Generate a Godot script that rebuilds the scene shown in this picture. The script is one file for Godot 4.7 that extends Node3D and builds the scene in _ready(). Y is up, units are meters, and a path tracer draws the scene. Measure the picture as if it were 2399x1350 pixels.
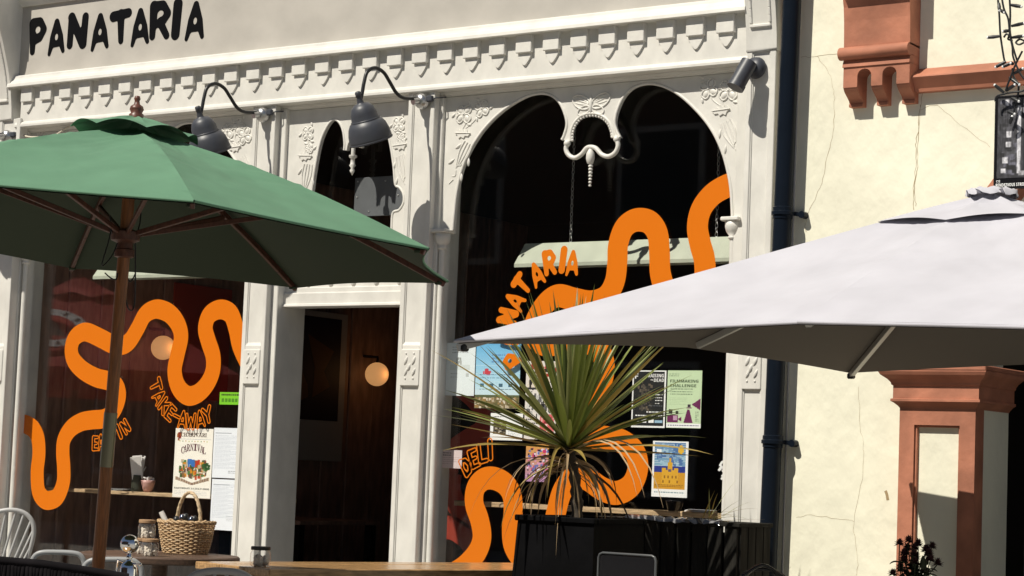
extends Node3D

var org := Vector3.ZERO          # base of the thing being built; helpers take world points
var group_no := 1
var names := {}
var mats := {}
var tex := {}
var rng := RandomNumberGenerator.new()

# ---------------------------------------------------------------- naming
func numbered(parent: Node, called: String) -> String:
	var key := "%d/%s" % [parent.get_instance_id(), called]
	var k: int = names.get(key, 0)
	names[key] = k + 1
	return called if k == 0 else "%s_%03d" % [called, k]

func tag(o: Node, label := "", category := "", group := "", kind := "") -> Node:
	if label: o.set_meta("label", label)
	if category: o.set_meta("category", category)
	if group: o.set_meta("group", group)
	if kind: o.set_meta("kind", kind)
	return o

func thing(called: String, label: String, category: String, at := Vector3.ZERO, group := "") -> Node3D:
	var o := Node3D.new()
	o.name = numbered(self, called)
	o.position = at
	add_child(o, true)
	org = at
	tag(o, label, category, group)
	return o

func part(parent: Node, called: String, st, mat: Material, label := "") -> MeshInstance3D:
	var o := MeshInstance3D.new()
	o.name = numbered(parent, called)
	if st is SurfaceTool:
		st.generate_normals()
		o.mesh = st.commit()
	else:
		o.mesh = st
	o.material_override = mat
	parent.add_child(o, true)
	if label: o.set_meta("label", label)
	return o

func solo(called: String, st, mat: Material, label: String, category: String, at := Vector3.ZERO, group := "") -> MeshInstance3D:
	var o := part(self, called, st, mat)
	o.position = at
	tag(o, label, category, group)
	return o

func copy_of(o: Node3D, at: Vector3, turn: float, label: String) -> Node3D:
	var stem := String(o.name)
	var c: Node3D = o.duplicate()
	c.name = numbered(self, stem)
	add_child(c, true)
	c.position = at
	c.rotation.y = turn
	c.set_meta("label", label)
	return c

# ---------------------------------------------------------------- mesh helpers
func mb() -> SurfaceTool:
	var st := SurfaceTool.new()
	st.begin(Mesh.PRIMITIVE_TRIANGLES)
	return st

func flat(st: SurfaceTool) -> void:
	st.set_smooth_group(-1)

func smooth(st: SurfaceTool) -> void:
	group_no += 1
	st.set_smooth_group(group_no)

func tri(st: SurfaceTool, a: Vector3, b: Vector3, c: Vector3, hint: Vector3) -> void:
	if (b - a).cross(c - a).dot(hint) > 0.0:
		var t := b
		b = c
		c = t
	st.add_vertex(a - org)
	st.add_vertex(b - org)
	st.add_vertex(c - org)

func quad(st: SurfaceTool, a: Vector3, b: Vector3, c: Vector3, d: Vector3, hint: Vector3) -> void:
	tri(st, a, b, c, hint)
	tri(st, a, c, d, hint)

# box with chamfered edges
func box(st: SurfaceTool, lo: Vector3, hi: Vector3, bevel := 0.003, xf := Transform3D()) -> void:
	flat(st)
	var c := (lo + hi) * 0.5
	var h := (hi - lo) * 0.5
	h = h.abs()
	var b := minf(bevel, minf(h.x, minf(h.y, h.z)) * 0.45)
	var P := func(sx, sy, sz, ax) -> Vector3:
		var v := Vector3(sx * (h.x - b), sy * (h.y - b), sz * (h.z - b))
		v[ax] = [sx * h.x, sy * h.y, sz * h.z][ax]
		return xf * (c + v)
	for ax in 3:
		var i := (ax + 1) % 3
		var j := (ax + 2) % 3
		for s in [-1.0, 1.0]:
			var pts := []
			for e in [[-1, -1], [1, -1], [1, 1], [-1, 1]]:
				var g := [0.0, 0.0, 0.0]
				g[ax] = s
				g[i] = e[0]
				g[j] = e[1]
				pts.append(P.call(g[0], g[1], g[2], ax))
			var n := Vector3.ZERO
			n[ax] = s
			quad(st, pts[0], pts[1], pts[2], pts[3], xf.basis * n)
			# edges: between face ax(+s) and face i(+t), along j
			for t in [-1.0, 1.0]:
				var g0 := [0.0, 0.0, 0.0]
				g0[ax] = s
				g0[i] = t
				g0[j] = -1.0
				var g1 := g0.duplicate()
				g1[j] = 1.0
				var m := Vector3.ZERO
				m[ax] = s
				m[i] = t
				quad(st, P.call(g0[0], g0[1], g0[2], ax), P.call(g1[0], g1[1], g1[2], ax), P.call(g1[0], g1[1], g1[2], i), P.call(g0[0], g0[1], g0[2], i), xf.basis * m)
	for sx in [-1.0, 1.0]:
		for sy in [-1.0, 1.0]:
			for sz in [-1.0, 1.0]:
				tri(st, P.call(sx, sy, sz, 0), P.call(sx, sy, sz, 1), P.call(sx, sy, sz, 2), xf.basis * Vector3(sx, sy, sz))

func bbox(lo: Vector3, hi: Vector3, bevel := 0.003) -> SurfaceTool:
	var st := mb()
	box(st, lo, hi, bevel)
	return st

# bar of rectangular section from a to b; up gives the direction of its height
func bar(st: SurfaceTool, a: Vector3, b: Vector3, w: float, h: float, up := Vector3.UP, bevel := 0.002) -> void:
	var d := (b - a).normalized()
	var s := d.cross(up).normalized()
	var u := s.cross(d).normalized()
	var xf := Transform3D(Basis(s, u, -d), (a + b) * 0.5)
	var l := a.distance_to(b) * 0.5
	box(st, Vector3(-w / 2, -h / 2, -l), Vector3(w / 2, h / 2, l), bevel, xf)

func curve(pts: Array, per := 6) -> Array:          # Catmull-Rom through points (Vector2 or Vector3)
	var out := []
	for i in pts.size() - 1:
		var p0 = pts[maxi(i - 1, 0)]
		var p1 = pts[i]
		var p2 = pts[i + 1]
		var p3 = pts[mini(i + 2, pts.size() - 1)]
		for k in per:
			var t := float(k) / per
			out.append(0.5 * (2.0 * p1 + (p2 - p0) * t + (2.0 * p0 - 5.0 * p1 + 4.0 * p2 - p3) * t * t + (3.0 * p1 - p0 - 3.0 * p2 + p3) * t * t * t))
	out.append(pts[-1])
	return out

# tube through pts; r a number or an array
func tube(st: SurfaceTool, pts: Array, r, sides := 10, caps := true) -> void:
	smooth(st)
	var rings := []
	var u := Vector3.ZERO
	for i in pts.size():
		var d: Vector3 = (pts[mini(i + 1, pts.size() - 1)] - pts[maxi(i - 1, 0)]).normalized()
		if i == 0:
			u = d.cross(Vector3.UP if absf(d.y) < 0.9 else Vector3.RIGHT).normalized()
		else:
			u = (u - d * u.dot(d)).normalized()
		var w := d.cross(u)
		var rr: float = r[i] if r is Array else r
		var ring := []
		for k in sides:
			var a := TAU * k / sides
			ring.append(pts[i] + (u * cos(a) + w * sin(a)) * rr)
		rings.append(ring)
	for i in pts.size() - 1:
		for k in sides:
			var k2 := (k + 1) % sides
			var m: Vector3 = (rings[i][k] + rings[i + 1][k2]) * 0.5 - (pts[i] + pts[i + 1]) * 0.5
			quad(st, rings[i][k], rings[i][k2], rings[i + 1][k2], rings[i + 1][k], m)
	if caps:
		flat(st)
		for e in [0, pts.size() - 1]:
			var d2: Vector3 = pts[e] - pts[1 if e == 0 else e - 1]
			for k in sides:
				tri(st, pts[e], rings[e][k], rings[e][(k + 1) % sides], d2)

# lathe: profile of Vector2(radius, height) turned about axis xf.basis.y
func lathe(st: SurfaceTool, prof: Array, xf: Transform3D, sides := 20, crease := false) -> void:
	smooth(st)
	for i in prof.size() - 1:
		if crease: smooth(st)
		var p: Vector2 = prof[i]
		var q: Vector2 = prof[i + 1]
		var n2 := Vector2(q.y - p.y, -(q.x - p.x))
		for k in sides:
			var a := TAU * k / sides
			var b := TAU * (k + 1) / sides
			var ca := Vector3(cos(a), 0, sin(a))
			var cb := Vector3(cos(b), 0, sin(b))
			var m := (ca + cb).normalized()
			var hint := xf.basis * (m * n2.x + Vector3.UP * n2.y)
			var A := xf * (ca * p.x + Vector3.UP * p.y)
			var B := xf * (cb * p.x + Vector3.UP * p.y)
			var C2 := xf * (cb * q.x + Vector3.UP * q.y)
			var D := xf * (ca * q.x + Vector3.UP * q.y)
			if p.x < 1e-5: tri(st, A, C2, D, hint)
			elif q.x < 1e-5: tri(st, A, B, C2, hint)
			else: quad(st, A, B, C2, D, hint)

func ball(st: SurfaceTool, c: Vector3, r: float, sides := 16, squash := 1.0) -> void:
	var prof := []
	for i in sides / 2 + 1:
		var a := PI * i / (sides / 2) - PI / 2
		prof.append(Vector2(maxf(cos(a) * r, 0.0) if i > 0 and i < sides / 2 else 0.0, sin(a) * r * squash))
	lathe(st, prof, Transform3D(Basis(), c), sides)

# moulding: profile of Vector2(z, y), open, run along x from x0 to x1, with flat ends
func mould(st: SurfaceTool, prof: Array, x0: float, x1: float, round := false) -> void:
	flat(st)
	if round: smooth(st)
	var area := 0.0
	for i in prof.size():
		area += prof[i].cross(prof[(i + 1) % prof.size()])
	for i in prof.size() - 1:
		var p: Vector2 = prof[i]
		var q: Vector2 = prof[i + 1]
		var n: Vector3 = Vector3(0, -(q.x - p.x), q.y - p.y) * signf(area)
		quad(st, Vector3(x0, p.y, p.x), Vector3(x1, p.y, p.x), Vector3(x1, q.y, q.x), Vector3(x0, q.y, q.x), n)
	flat(st)
	var poly := PackedVector2Array(prof)
	var ids := Geometry2D.triangulate_polygon(poly)
	for e in [x0, x1]:
		for k in range(0, ids.size(), 3):
			var a: Vector2 = poly[ids[k]]
			var b: Vector2 = poly[ids[k + 1]]
			var c: Vector2 = poly[ids[k + 2]]
			tri(st, Vector3(e, a.y, a.x), Vector3(e, b.y, b.x), Vector3(e, c.y, c.x), Vector3(-1 if e == x0 else 1, 0, 0))

# flat plate: polygon of Vector2(x, y) between z0 (back) and z1 (front)
func plate(st: SurfaceTool, pts: Array, z0: float, z1: float, back := false) -> void:
	flat(st)
	var poly := PackedVector2Array(pts)
	if Geometry2D.is_polygon_clockwise(poly): poly.reverse()
	var ids := Geometry2D.triangulate_polygon(poly)
	for k in range(0, ids.size(), 3):
		var a := poly[ids[k]]
		var b := poly[ids[k + 1]]
		var c := poly[ids[k + 2]]
		tri(st, Vector3(a.x, a.y, z1), Vector3(b.x, b.y, z1), Vector3(c.x, c.y, z1), Vector3.BACK)
		if back: tri(st, Vector3(a.x, a.y, z0), Vector3(b.x, b.y, z0), Vector3(c.x, c.y, z0), Vector3.FORWARD)
	for i in poly.size():
		var p := poly[i]
		var q := poly[(i + 1) % poly.size()]
		var n := Vector3(q.y - p.y, -(q.x - p.x), 0)
		quad(st, Vector3(p.x, p.y, z0), Vector3(q.x, q.y, z0), Vector3(q.x, q.y, z1), Vector3(p.x, p.y, z1), n)

# flat band of a given width along a line on the plane z (thickness t)
func band(st: SurfaceTool, pts: Array, width, z: float, t := 0.0008) -> void:
	flat(st)
	var L := []
	var R := []
	for i in pts.size():
		var d: Vector2 = (pts[mini(i + 1, pts.size() - 1)] - pts[maxi(i - 1, 0)]).normalized()
		var n := Vector2(-d.y, d.x)
		var w: float = (width[i] if width is Array else width) * 0.5
		L.append(pts[i] + n * w)
		R.append(pts[i] - n * w)
	for i in pts.size() - 1:
		var f := func(p: Vector2, zz: float) -> Vector3: return Vector3(p.x, p.y, zz)
		quad(st, f.call(L[i], z + t), f.call(R[i], z + t), f.call(R[i + 1], z + t), f.call(L[i + 1], z + t), Vector3.BACK)
		quad(st, f.call(L[i], z), f.call(L[i + 1], z), f.call(L[i + 1], z + t), f.call(L[i], z + t), f.call(L[i] - R[i], 0.0))
		quad(st, f.call(R[i], z), f.call(R[i + 1], z), f.call(R[i + 1], z + t), f.call(R[i], z + t), f.call(R[i] - L[i], 0.0))

# carved petal: a low dome, pointed at both ends, on the plane z
func petal(st: SurfaceTool, c: Vector2, ang: float, length: float, width: float, z: float, h: float) -> void:
	smooth(st)
	var ax := Vector2(cos(ang), sin(ang))
	var ay := Vector2(-ax.y, ax.x)
	var m := 8
	var row := func(t: float) -> Array:
		var w := width * 0.5 * pow(sin(PI * clampf(t, 0.0, 1.0)), 0.7)
		var p := c + ax * (t * length)
		var hh := h * pow(sin(PI * clampf(t, 0.02, 0.98)), 0.5)
		var o := []
		var side := [-1.0, -0.72, 0.0, 0.72, 1.0]
		var rise := [0.0, 0.8, 1.0, 0.8, 0.0]
		for k in 5:
			var v: Vector2 = p + ay * w * side[k]
			o.append(Vector3(v.x, v.y, z + hh * rise[k]))
		return o
	var prev: Array = row.call(0.0)
	for i in range(1, m + 1):
		var cur: Array = row.call(float(i) / m)
		for k in 4:
			var n: Vector3 = Vector3(ay.x, ay.y, 0) * ([-1, -0.4, 0.4, 1][k]) + Vector3.BACK
			quad(st, prev[k], prev[k + 1], cur[k + 1], cur[k], n)
		prev = cur

# ---------------------------------------------------------------- blobby lettering: filled or hollow, from thick strokes
const GLYPH := {
	"P": [[[0.24, 0.86, 0.17], [0.3, 0.06, 0.1]], [[0.24, 0.86, 0.17], [0.56, 0.88, 0.16], [0.74, 0.68, 0.17], [0.6, 0.47, 0.15], [0.32, 0.34, 0.1]]],
	"A": [[[0.5, 0.94, 0.1], [0.34, 0.5, 0.13], [0.16, 0.02, 0.06]], [[0.5, 0.94, 0.1], [0.68, 0.5, 0.14], [0.88, 0.07, 0.07]], [[0.36, 0.3, 0.1], [0.7, 0.32, 0.11]], [[0.5, 0.85, 0.12], [0.51, 0.7, 0.15]]],
	"N": [[[0.18, 0.9, 0.13], [0.2, 0.1, 0.12]], [[0.18, 0.9, 0.15], [0.78, 0.12, 0.15]], [[0.8, 0.9, 0.13], [0.8, 0.12, 0.14]]],
	"T": [[[0.14, 0.8, 0.16], [0.86, 0.86, 0.14]], [[0.5, 0.85, 0.15], [0.56, 0.08, 0.1]]],
	"R": [[[0.2, 0.92, 0.16], [0.22, 0.1, 0.11]], [[0.2, 0.9, 0.16], [0.56, 0.9, 0.17], [0.76, 0.7, 0.16], [0.6, 0.5, 0.14], [0.3, 0.4, 0.1]], [[0.5, 0.48, 0.13], [0.82, 0.1, 0.11]]],
	"I": [[[0.5, 0.92, 0.17], [0.5, 0.1, 0.16]]],
	"K": [[[0.2, 0.9, 0.13], [0.2, 0.1, 0.12]], [[0.78, 0.9, 0.12], [0.28, 0.5, 0.12], [0.8, 0.1, 0.12]]],
	"E": [[[0.2, 0.88, 0.14], [0.2, 0.12, 0.14]], [[0.2, 0.88, 0.13], [0.78, 0.88, 0.11]], [[0.2, 0.5, 0.12], [0.66, 0.5, 0.1]], [[0.2, 0.12, 0.13], [0.8, 0.12, 0.11]]],
	"W": [[[0.1, 0.9, 0.11], [0.28, 0.12, 0.12], [0.5, 0.7, 0.1], [0.72, 0.12, 0.12], [0.9, 0.9, 0.11]]],
	"Y": [[[0.14, 0.9, 0.13], [0.48, 0.5, 0.13], [0.46, 0.1, 0.12]], [[0.84, 0.9, 0.13], [0.48, 0.5, 0.13]]],
	"D": [[[0.2, 0.88, 0.14], [0.2, 0.12, 0.14]], [[0.2, 0.88, 0.13], [0.6, 0.8, 0.14], [0.8, 0.5, 0.14], [0.6, 0.2, 0.14], [0.2, 0.12, 0.13]]],
	"L": [[[0.22, 0.9, 0.14], [0.2, 0.12, 0.14]], [[0.2, 0.12, 0.13], [0.8, 0.14, 0.12]]],
	"-": [[[0.2, 0.46, 0.1], [0.8, 0.5, 0.1]]],
}

const COUNTERS := {"P": [[0.5, 0.68, 0.13, 0.1]], "A": [[0.51, 0.5, 0.085, 0.1]], "R": [[0.5, 0.71, 0.13, 0.09]], "D": [[0.42, 0.5, 0.16, 0.2]]}

func glyph_mesh(ch: String, w: float, h: float, fat := 1.0, hollow := 0.0, t := 0.004) -> ArrayMesh:
	var strokes: Array = GLYPH[ch]
	var nx := 26 if hollow == 0.0 else 46
	var ny := 34 if hollow == 0.0 else 56
	var sx := 1.5 / nx
	var sy := 1.4 / ny
	var field := func(p: Vector2) -> float:
		var d := 9.0
		for s in strokes:
			for i in s.size() - 1:
				var a := Vector2(s[i][0] * w, s[i][1] * h)
				var b := Vector2(s[i + 1][0] * w, s[i + 1][1] * h)
				var k := clampf((p - a).dot(b - a) / maxf((b - a).length_squared(), 1e-9), 0.0, 1.0)
				d = minf(d, p.distance_to(a.lerp(b, k)) - lerpf(s[i][2], s[i + 1][2], k) * h * 0.8 * fat)
		for o in COUNTERS.get(ch, []):
			var q := Vector2((p.x - o[0] * w) / (o[2] * w), (p.y - o[1] * h) / (o[3] * h))
			d = maxf(d, (1.0 - q.length()) * minf(o[2] * w, o[3] * h))
		return absf(d) - hollow if hollow > 0.0 else d
	var g := []
	for j in ny + 1:
		var row := PackedFloat32Array()
		for i in nx + 1:
			row.append(field.call(Vector2((i * sx - 0.25) * w, (j * sy - 0.2) * h)))
		g.append(row)
	var keep := org
	org = Vector3(0.5 * w, 0.5 * h, 0)
	var st := mb()
	flat(st)
	for j in ny:
		for i in nx:
			var c := [Vector2i(i, j), Vector2i(i + 1, j), Vector2i(i + 1, j + 1), Vector2i(i, j + 1)]
			var poly := []
			var cuts := []
			for k in 4:
				var a: Vector2i = c[k]
				var b: Vector2i = c[(k + 1) % 4]
				var va: float = g[a.y][a.x]
				var vb: float = g[b.y][b.x]
				if va < 0.0: poly.append(Vector2((a.x * sx - 0.25) * w, (a.y * sy - 0.2) * h))
				if (va < 0.0) != (vb < 0.0):
					var p := Vector2((a.x * sx - 0.25) * w, (a.y * sy - 0.2) * h).lerp(Vector2((b.x * sx - 0.25) * w, (b.y * sy - 0.2) * h), va / (va - vb))
					poly.append(p)
					cuts.append(p)
			if poly.size() < 3: continue
			var mid := Vector2.ZERO
			for p in poly: mid += p / poly.size()
			for k in range(1, poly.size() - 1):
				tri(st, Vector3(poly[0].x, poly[0].y, t), Vector3(poly[k].x, poly[k].y, t), Vector3(poly[k + 1].x, poly[k + 1].y, t), Vector3.BACK)
			if cuts.size() == 2:
				var a2: Vector2 = cuts[0]
				var b2: Vector2 = cuts[1]
				var n := Vector2(b2.y - a2.y, a2.x - b2.x)
				if n.dot((a2 + b2) * 0.5 - mid) < 0.0: n = -n
				quad(st, Vector3(a2.x, a2.y, 0), Vector3(b2.x, b2.y, 0), Vector3(b2.x, b2.y, t), Vector3(a2.x, a2.y, t), Vector3(n.x, n.y, 0))
	st.generate_normals()
	org = keep
	return st.commit()

func put_letter(parent: Node, ch: String, at: Vector3, deg: float, w: float, h: float, mat: Material, fat := 1.0, hollow := 0.0, t := 0.004) -> void:
	var key := "glyph %s %.3f %.3f %.2f %.4f" % [ch, w, h, fat, hollow]
	if not tex.has(key): tex[key] = glyph_mesh(ch, w, h, fat, hollow, t)
	var o := part(parent, "letter", tex[key], mat)
	o.position = at - org
	o.rotation_degrees.z = deg

func print_text(parent: Node, words: String, at: Vector3, w: float, h: float, mat: Material, font := "Droid Sans", bold := true) -> void:
	var tm := TextMesh.new()
	var f := SystemFont.new()
	f.font_names = PackedStringArray([font])
	f.font_weight = 700 if bold else 400
	tm.font = f
	tm.font_size = 32
	tm.pixel_size = 0.01
	tm.depth = 0.02
	tm.curve_step = 2.0
	tm.text = words
	var bb := tm.get_aabb()
	var o := part(parent, "lettering", tm, mat)
	var k := w / maxf(bb.size.x, 0.01)
	var ky := h / maxf(bb.size.y, 0.01)
	o.scale = Vector3(k, ky, 0.02)
	var cc := bb.get_center()
	o.position = at - org - Vector3(cc.x * k, cc.y * ky, 0)

# ---------------------------------------------------------------- materials (base colours are linear, real-world values)
func noise_tex(key: String, freq: float, lo: float, hi: float, oct := 4, seed_no := 1, normal := false, bump := 2.0, size := 512) -> NoiseTexture2D:
	if tex.has(key): return tex[key]
	var n := FastNoiseLite.new()
	n.seed = seed_no
	n.frequency = freq
	n.fractal_octaves = oct
	n.noise_type = FastNoiseLite.TYPE_SIMPLEX_SMOOTH
	var t := NoiseTexture2D.new()
	t.width = size
	t.height = size
	t.seamless = true
	t.noise = n
	if normal:
		t.as_normal_map = true
		t.bump_strength = bump
	else:
		var g := Gradient.new()
		g.set_color(0, Color(lo, lo, lo))
		g.set_color(1, Color(hi, hi, hi))
		t.color_ramp = g
	tex[key] = t
	return t

func mat(key: String, r: float, g: float, b: float, rough := 0.6, metal := 0.0, mottle := "", nrm := "", nscale := 0.3, scale := Vector3(1, 1, 1), back := 0.0) -> StandardMaterial3D:
	if mats.has(key): return mats[key]
	var m := StandardMaterial3D.new()
	m.resource_name = key
	m.albedo_color = Color(r, g, b).linear_to_srgb()
	m.roughness = rough
	m.metallic = metal
	m.cull_mode = BaseMaterial3D.CULL_DISABLED
	if mottle or nrm:
		m.uv1_triplanar = true
		m.uv1_world_triplanar = true
		m.uv1_scale = scale
	if mottle: m.albedo_texture = tex[mottle]
	if nrm:
		m.normal_enabled = true
		m.normal_texture = tex[nrm]
		m.normal_scale = nscale
	if back > 0.0:
		m.backlight_enabled = true
		m.backlight = Color(r * back, g * back, b * back).linear_to_srgb()
	if key in ["planter black", "slat black", "pipe blue", "black paint", "dark cloth", "room dark"]: m.metallic_specular = 0.2
	mats[key] = m
	return m

func make_materials() -> void:
	noise_tex("mottle", 0.012, 0.91, 1.0, 5, 3)
	noise_tex("dirt", 0.006, 0.92, 1.0, 6, 8)
	noise_tex("patchy", 0.009, 0.74, 1.0, 6, 31)
	noise_tex("board", 0.02, 0.7, 1.0, 4, 15)
	noise_tex("stain", 0.008, 0.62, 1.0, 6, 21)
	noise_tex("grain", 0.02, 0.58, 1.0, 5, 5)
	noise_tex("bump", 0.03, 0, 1, 5, 9, true, 3.0)
	noise_tex("fine", 0.11, 0, 1, 3, 12, true, 4.0)
	noise_tex("wave", 0.006, 0, 1, 3, 14, true, 8.0)
	mat("cream paint", 0.76, 0.745, 0.7, 0.42, 0, "mottle", "bump", 0.12, Vector3(0.9, 0.5, 0.9))
	mat("fascia paint", 0.54, 0.51, 0.465, 0.5, 0, "mottle", "bump", 0.06, Vector3(0.4, 0.5, 0.4))
	mat("black paint", 0.006, 0.006, 0.007, 0.45)
	mat("wall cream", 0.9, 0.88, 0.72, 0.85, 0, "dirt", "bump", 0.25, Vector3(0.5, 0.35, 0.5))
	mat("terracotta", 0.56, 0.22, 0.13, 0.75, 0, "patchy", "bump", 0.25, Vector3(0.8, 0.8, 0.8))
	mat("crack", 0.36, 0.27, 0.15, 0.9)
	mat("pipe blue", 0.008, 0.012, 0.02, 0.3, 0, "mottle", "bump", 0.1)
	mat("grey metal", 0.055, 0.06, 0.075, 0.45, 0, "mottle", "bump", 0.1, Vector3(3, 3, 3))
	mat("dark cable", 0.012, 0.013, 0.015, 0.4)
	mat("chrome", 0.85, 0.85, 0.87, 0.06, 1.0)
	mat("dull steel", 0.5, 0.5, 0.5, 0.35, 1.0)
	mat("orange vinyl", 0.68, 0.165, 0.002, 0.35)
	mat("pale edge", 0.8, 0.5, 0.28, 0.4)
	mat("room wood", 0.4, 0.24, 0.175, 0.55, 0, "board", "bump", 0.15, Vector3(1.5, 0.35, 1.5))
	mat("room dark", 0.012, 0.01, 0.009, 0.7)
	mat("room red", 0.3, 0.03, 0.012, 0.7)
	mat("shelf pine", 0.78, 0.56, 0.33, 0.5, 0, "board", "", 0, Vector3(0.8, 8, 8))
	mat("table oak", 0.66, 0.39, 0.17, 0.22, 0, "grain", "bump", 0.1, Vector3(5, 5, 0.8))
	mat("table dark", 0.15, 0.09, 0.06, 0.5, 0, "grain", "bump", 0.2, Vector3(1, 6, 6))
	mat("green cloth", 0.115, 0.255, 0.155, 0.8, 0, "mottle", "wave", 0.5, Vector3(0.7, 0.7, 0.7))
	mat("green cloth shade", 0.03, 0.045, 0.025, 0.9)  # canopy green with the underside shade put into the colour
	mat("finial wood", 0.2, 0.075, 0.05, 0.4, 0, "grain", "", 0, Vector3(10, 10, 10))
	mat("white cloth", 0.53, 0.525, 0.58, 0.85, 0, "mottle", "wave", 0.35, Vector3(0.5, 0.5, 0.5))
	mat("white cloth shade", 0.16, 0.14, 0.12, 0.9)  # canopy white darkened in colour to stand for its shaded underside
	mat("pole wood", 0.36, 0.13, 0.035, 0.45, 0, "grain", "", 0, Vector3(10, 0.7, 10))
	mat("rib wood", 0.14, 0.05, 0.03, 0.5, 0, "grain", "", 0, Vector3(6, 2, 6))
	mat("pole joint", 0.2, 0.19, 0.13, 0.3, 0.7)
	mat("silver rib", 0.45, 0.44, 0.42, 0.4, 0.4)
	mat("planter black", 0.004, 0.004, 0.005, 0.8, 0, "stain", "bump", 0.15)
	mat("slat black", 0.034, 0.032, 0.028, 0.85, 0, "stain", "bump", 0.5, Vector3(5, 0.7, 5))
	mat("leaf dark", 0.07, 0.095, 0.02, 0.42, 0, "", "", 0, Vector3.ONE, 0.5)
	mat("leaf mid", 0.15, 0.18, 0.035, 0.42, 0, "", "", 0, Vector3.ONE, 0.5)
	mat("leaf pale", 0.27, 0.28, 0.11, 0.42, 0, "", "", 0, Vector3.ONE, 0.5)
	mat("leaf gold", 0.28, 0.2, 0.05, 0.5, 0, "", "", 0, Vector3.ONE, 0.4)
	mat("leaf straw", 0.42, 0.3, 0.17, 0.75, 0, "", "", 0, Vector3.ONE, 0.3)
	mat("leaf dead", 0.1, 0.07, 0.045, 0.8)
	mat("bark", 0.1, 0.08, 0.06, 0.9, 0, "stain", "bump", 0.8, Vector3(6, 6, 6))
	mat("soil", 0.03, 0.022, 0.015, 0.95)
	mat("wicker", 0.78, 0.53, 0.29, 0.6, 0, "stain", "", 0, Vector3(14, 14, 14))
	mat("wicker rust", 0.4, 0.16, 0.07, 0.6)
	mat("chair white", 0.42, 0.42, 0.42, 0.4)
	mat("chair grey", 0.3, 0.31, 0.32, 0.4)
	mat("seat blue", 0.004, 0.05, 0.13, 0.8)
	mat("dark cloth", 0.016, 0.014, 0.016, 0.9, 0, "stain", "wave", 1.0, Vector3(3, 3, 3))
	mat("paper white", 0.8, 0.82, 0.86, 0.7)
	mat("napkin", 0.8, 0.78, 0.76, 0.8)
	mat("bowl pink", 0.62, 0.36, 0.32, 0.4)
	mat("tin green", 0.1, 0.11, 0.08, 0.4, 0.3, "grain", "", 0, Vector3(30, 30, 30))
	mat("cork", 0.36, 0.22, 0.12, 0.8)
	mat("lid dark", 0.02, 0.018, 0.015, 0.5)
	mat("sugar", 0.75, 0.68, 0.58, 0.7)
	mat("trough paint", 0.52, 0.57, 0.46, 0.5, 0, "mottle")
	mat("board grey", 0.12, 0.13, 0.14, 0.6, 0, "dirt", "", 0, Vector3(2, 2, 2))
	mat("ink", 0.012, 0.012, 0.014, 0.8)
	mat("ink white", 0.85, 0.86, 0.86, 0.7)
	mat("navy print", 0.004, 0.006, 0.02, 0.6)
	mat("brown print", 0.09, 0.035, 0.015, 0.6)
	mat("frame white", 0.35, 0.33, 0.31, 0.5)
	mat("red canvas", 0.62, 0.035, 0.03, 0.8, 0, "mottle", "wave", 0.5, Vector3.ONE, 0.2)
	mat("petal dark", 0.035, 0.006, 0.01, 0.7)
	mat("stem green", 0.02, 0.03, 0.01, 0.7)
	mat("paving", 0.31, 0.295, 0.265, 0.85, 0, "dirt", "bump", 0.5, Vector3(0.8, 0.8, 0.8))
	mat("far brick", 0.09, 0.05, 0.035, 0.85, 0, "dirt", "bump", 0.5, Vector3(0.4, 0.4, 0.4))
	mat("far glass", 0.01, 0.012, 0.014, 0.1)
	mat("black gloss", 0.008, 0.008, 0.01, 0.25)
	mat("frame slate", 0.08, 0.085, 0.09, 0.3)
	mat("cream cable", 0.6, 0.55, 0.45, 0.5)
	mat("wicker pale", 0.85, 0.64, 0.4, 0.6, 0, "stain", "", 0, Vector3(14, 14, 14))
	mat("paper print", 0.4, 0.4, 0.4, 0.8, 0, "grain", "", 0, Vector3(12, 12, 12))
	mat("print brown", 0.12, 0.07, 0.05, 0.8)
	mat("print wine", 0.13, 0.045, 0.06, 0.8)
	mat("print green", 0.06, 0.1, 0.05, 0.8)
	mat("foil", 0.2, 0.2, 0.21, 0.12)
	var gl := mat("glass", 0.02, 0.025, 0.022, 0.02)
	gl.transparency = BaseMaterial3D.TRANSPARENCY_ALPHA
	gl.albedo_color.a = 0.004
	var jg := mat("jar glass", 0.8, 0.82, 0.8, 0.03)
	jg.transparency = BaseMaterial3D.TRANSPARENCY_ALPHA
	jg.albedo_color.a = 0.05
	var gm := mat("globe glow", 0.7, 0.5, 0.3, 0.4)
	gm.emission_enabled = true
	gm.emission = Color(0.5, 0.24, 0.085).linear_to_srgb()
	gm.emission_energy_multiplier = 0.8

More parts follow.
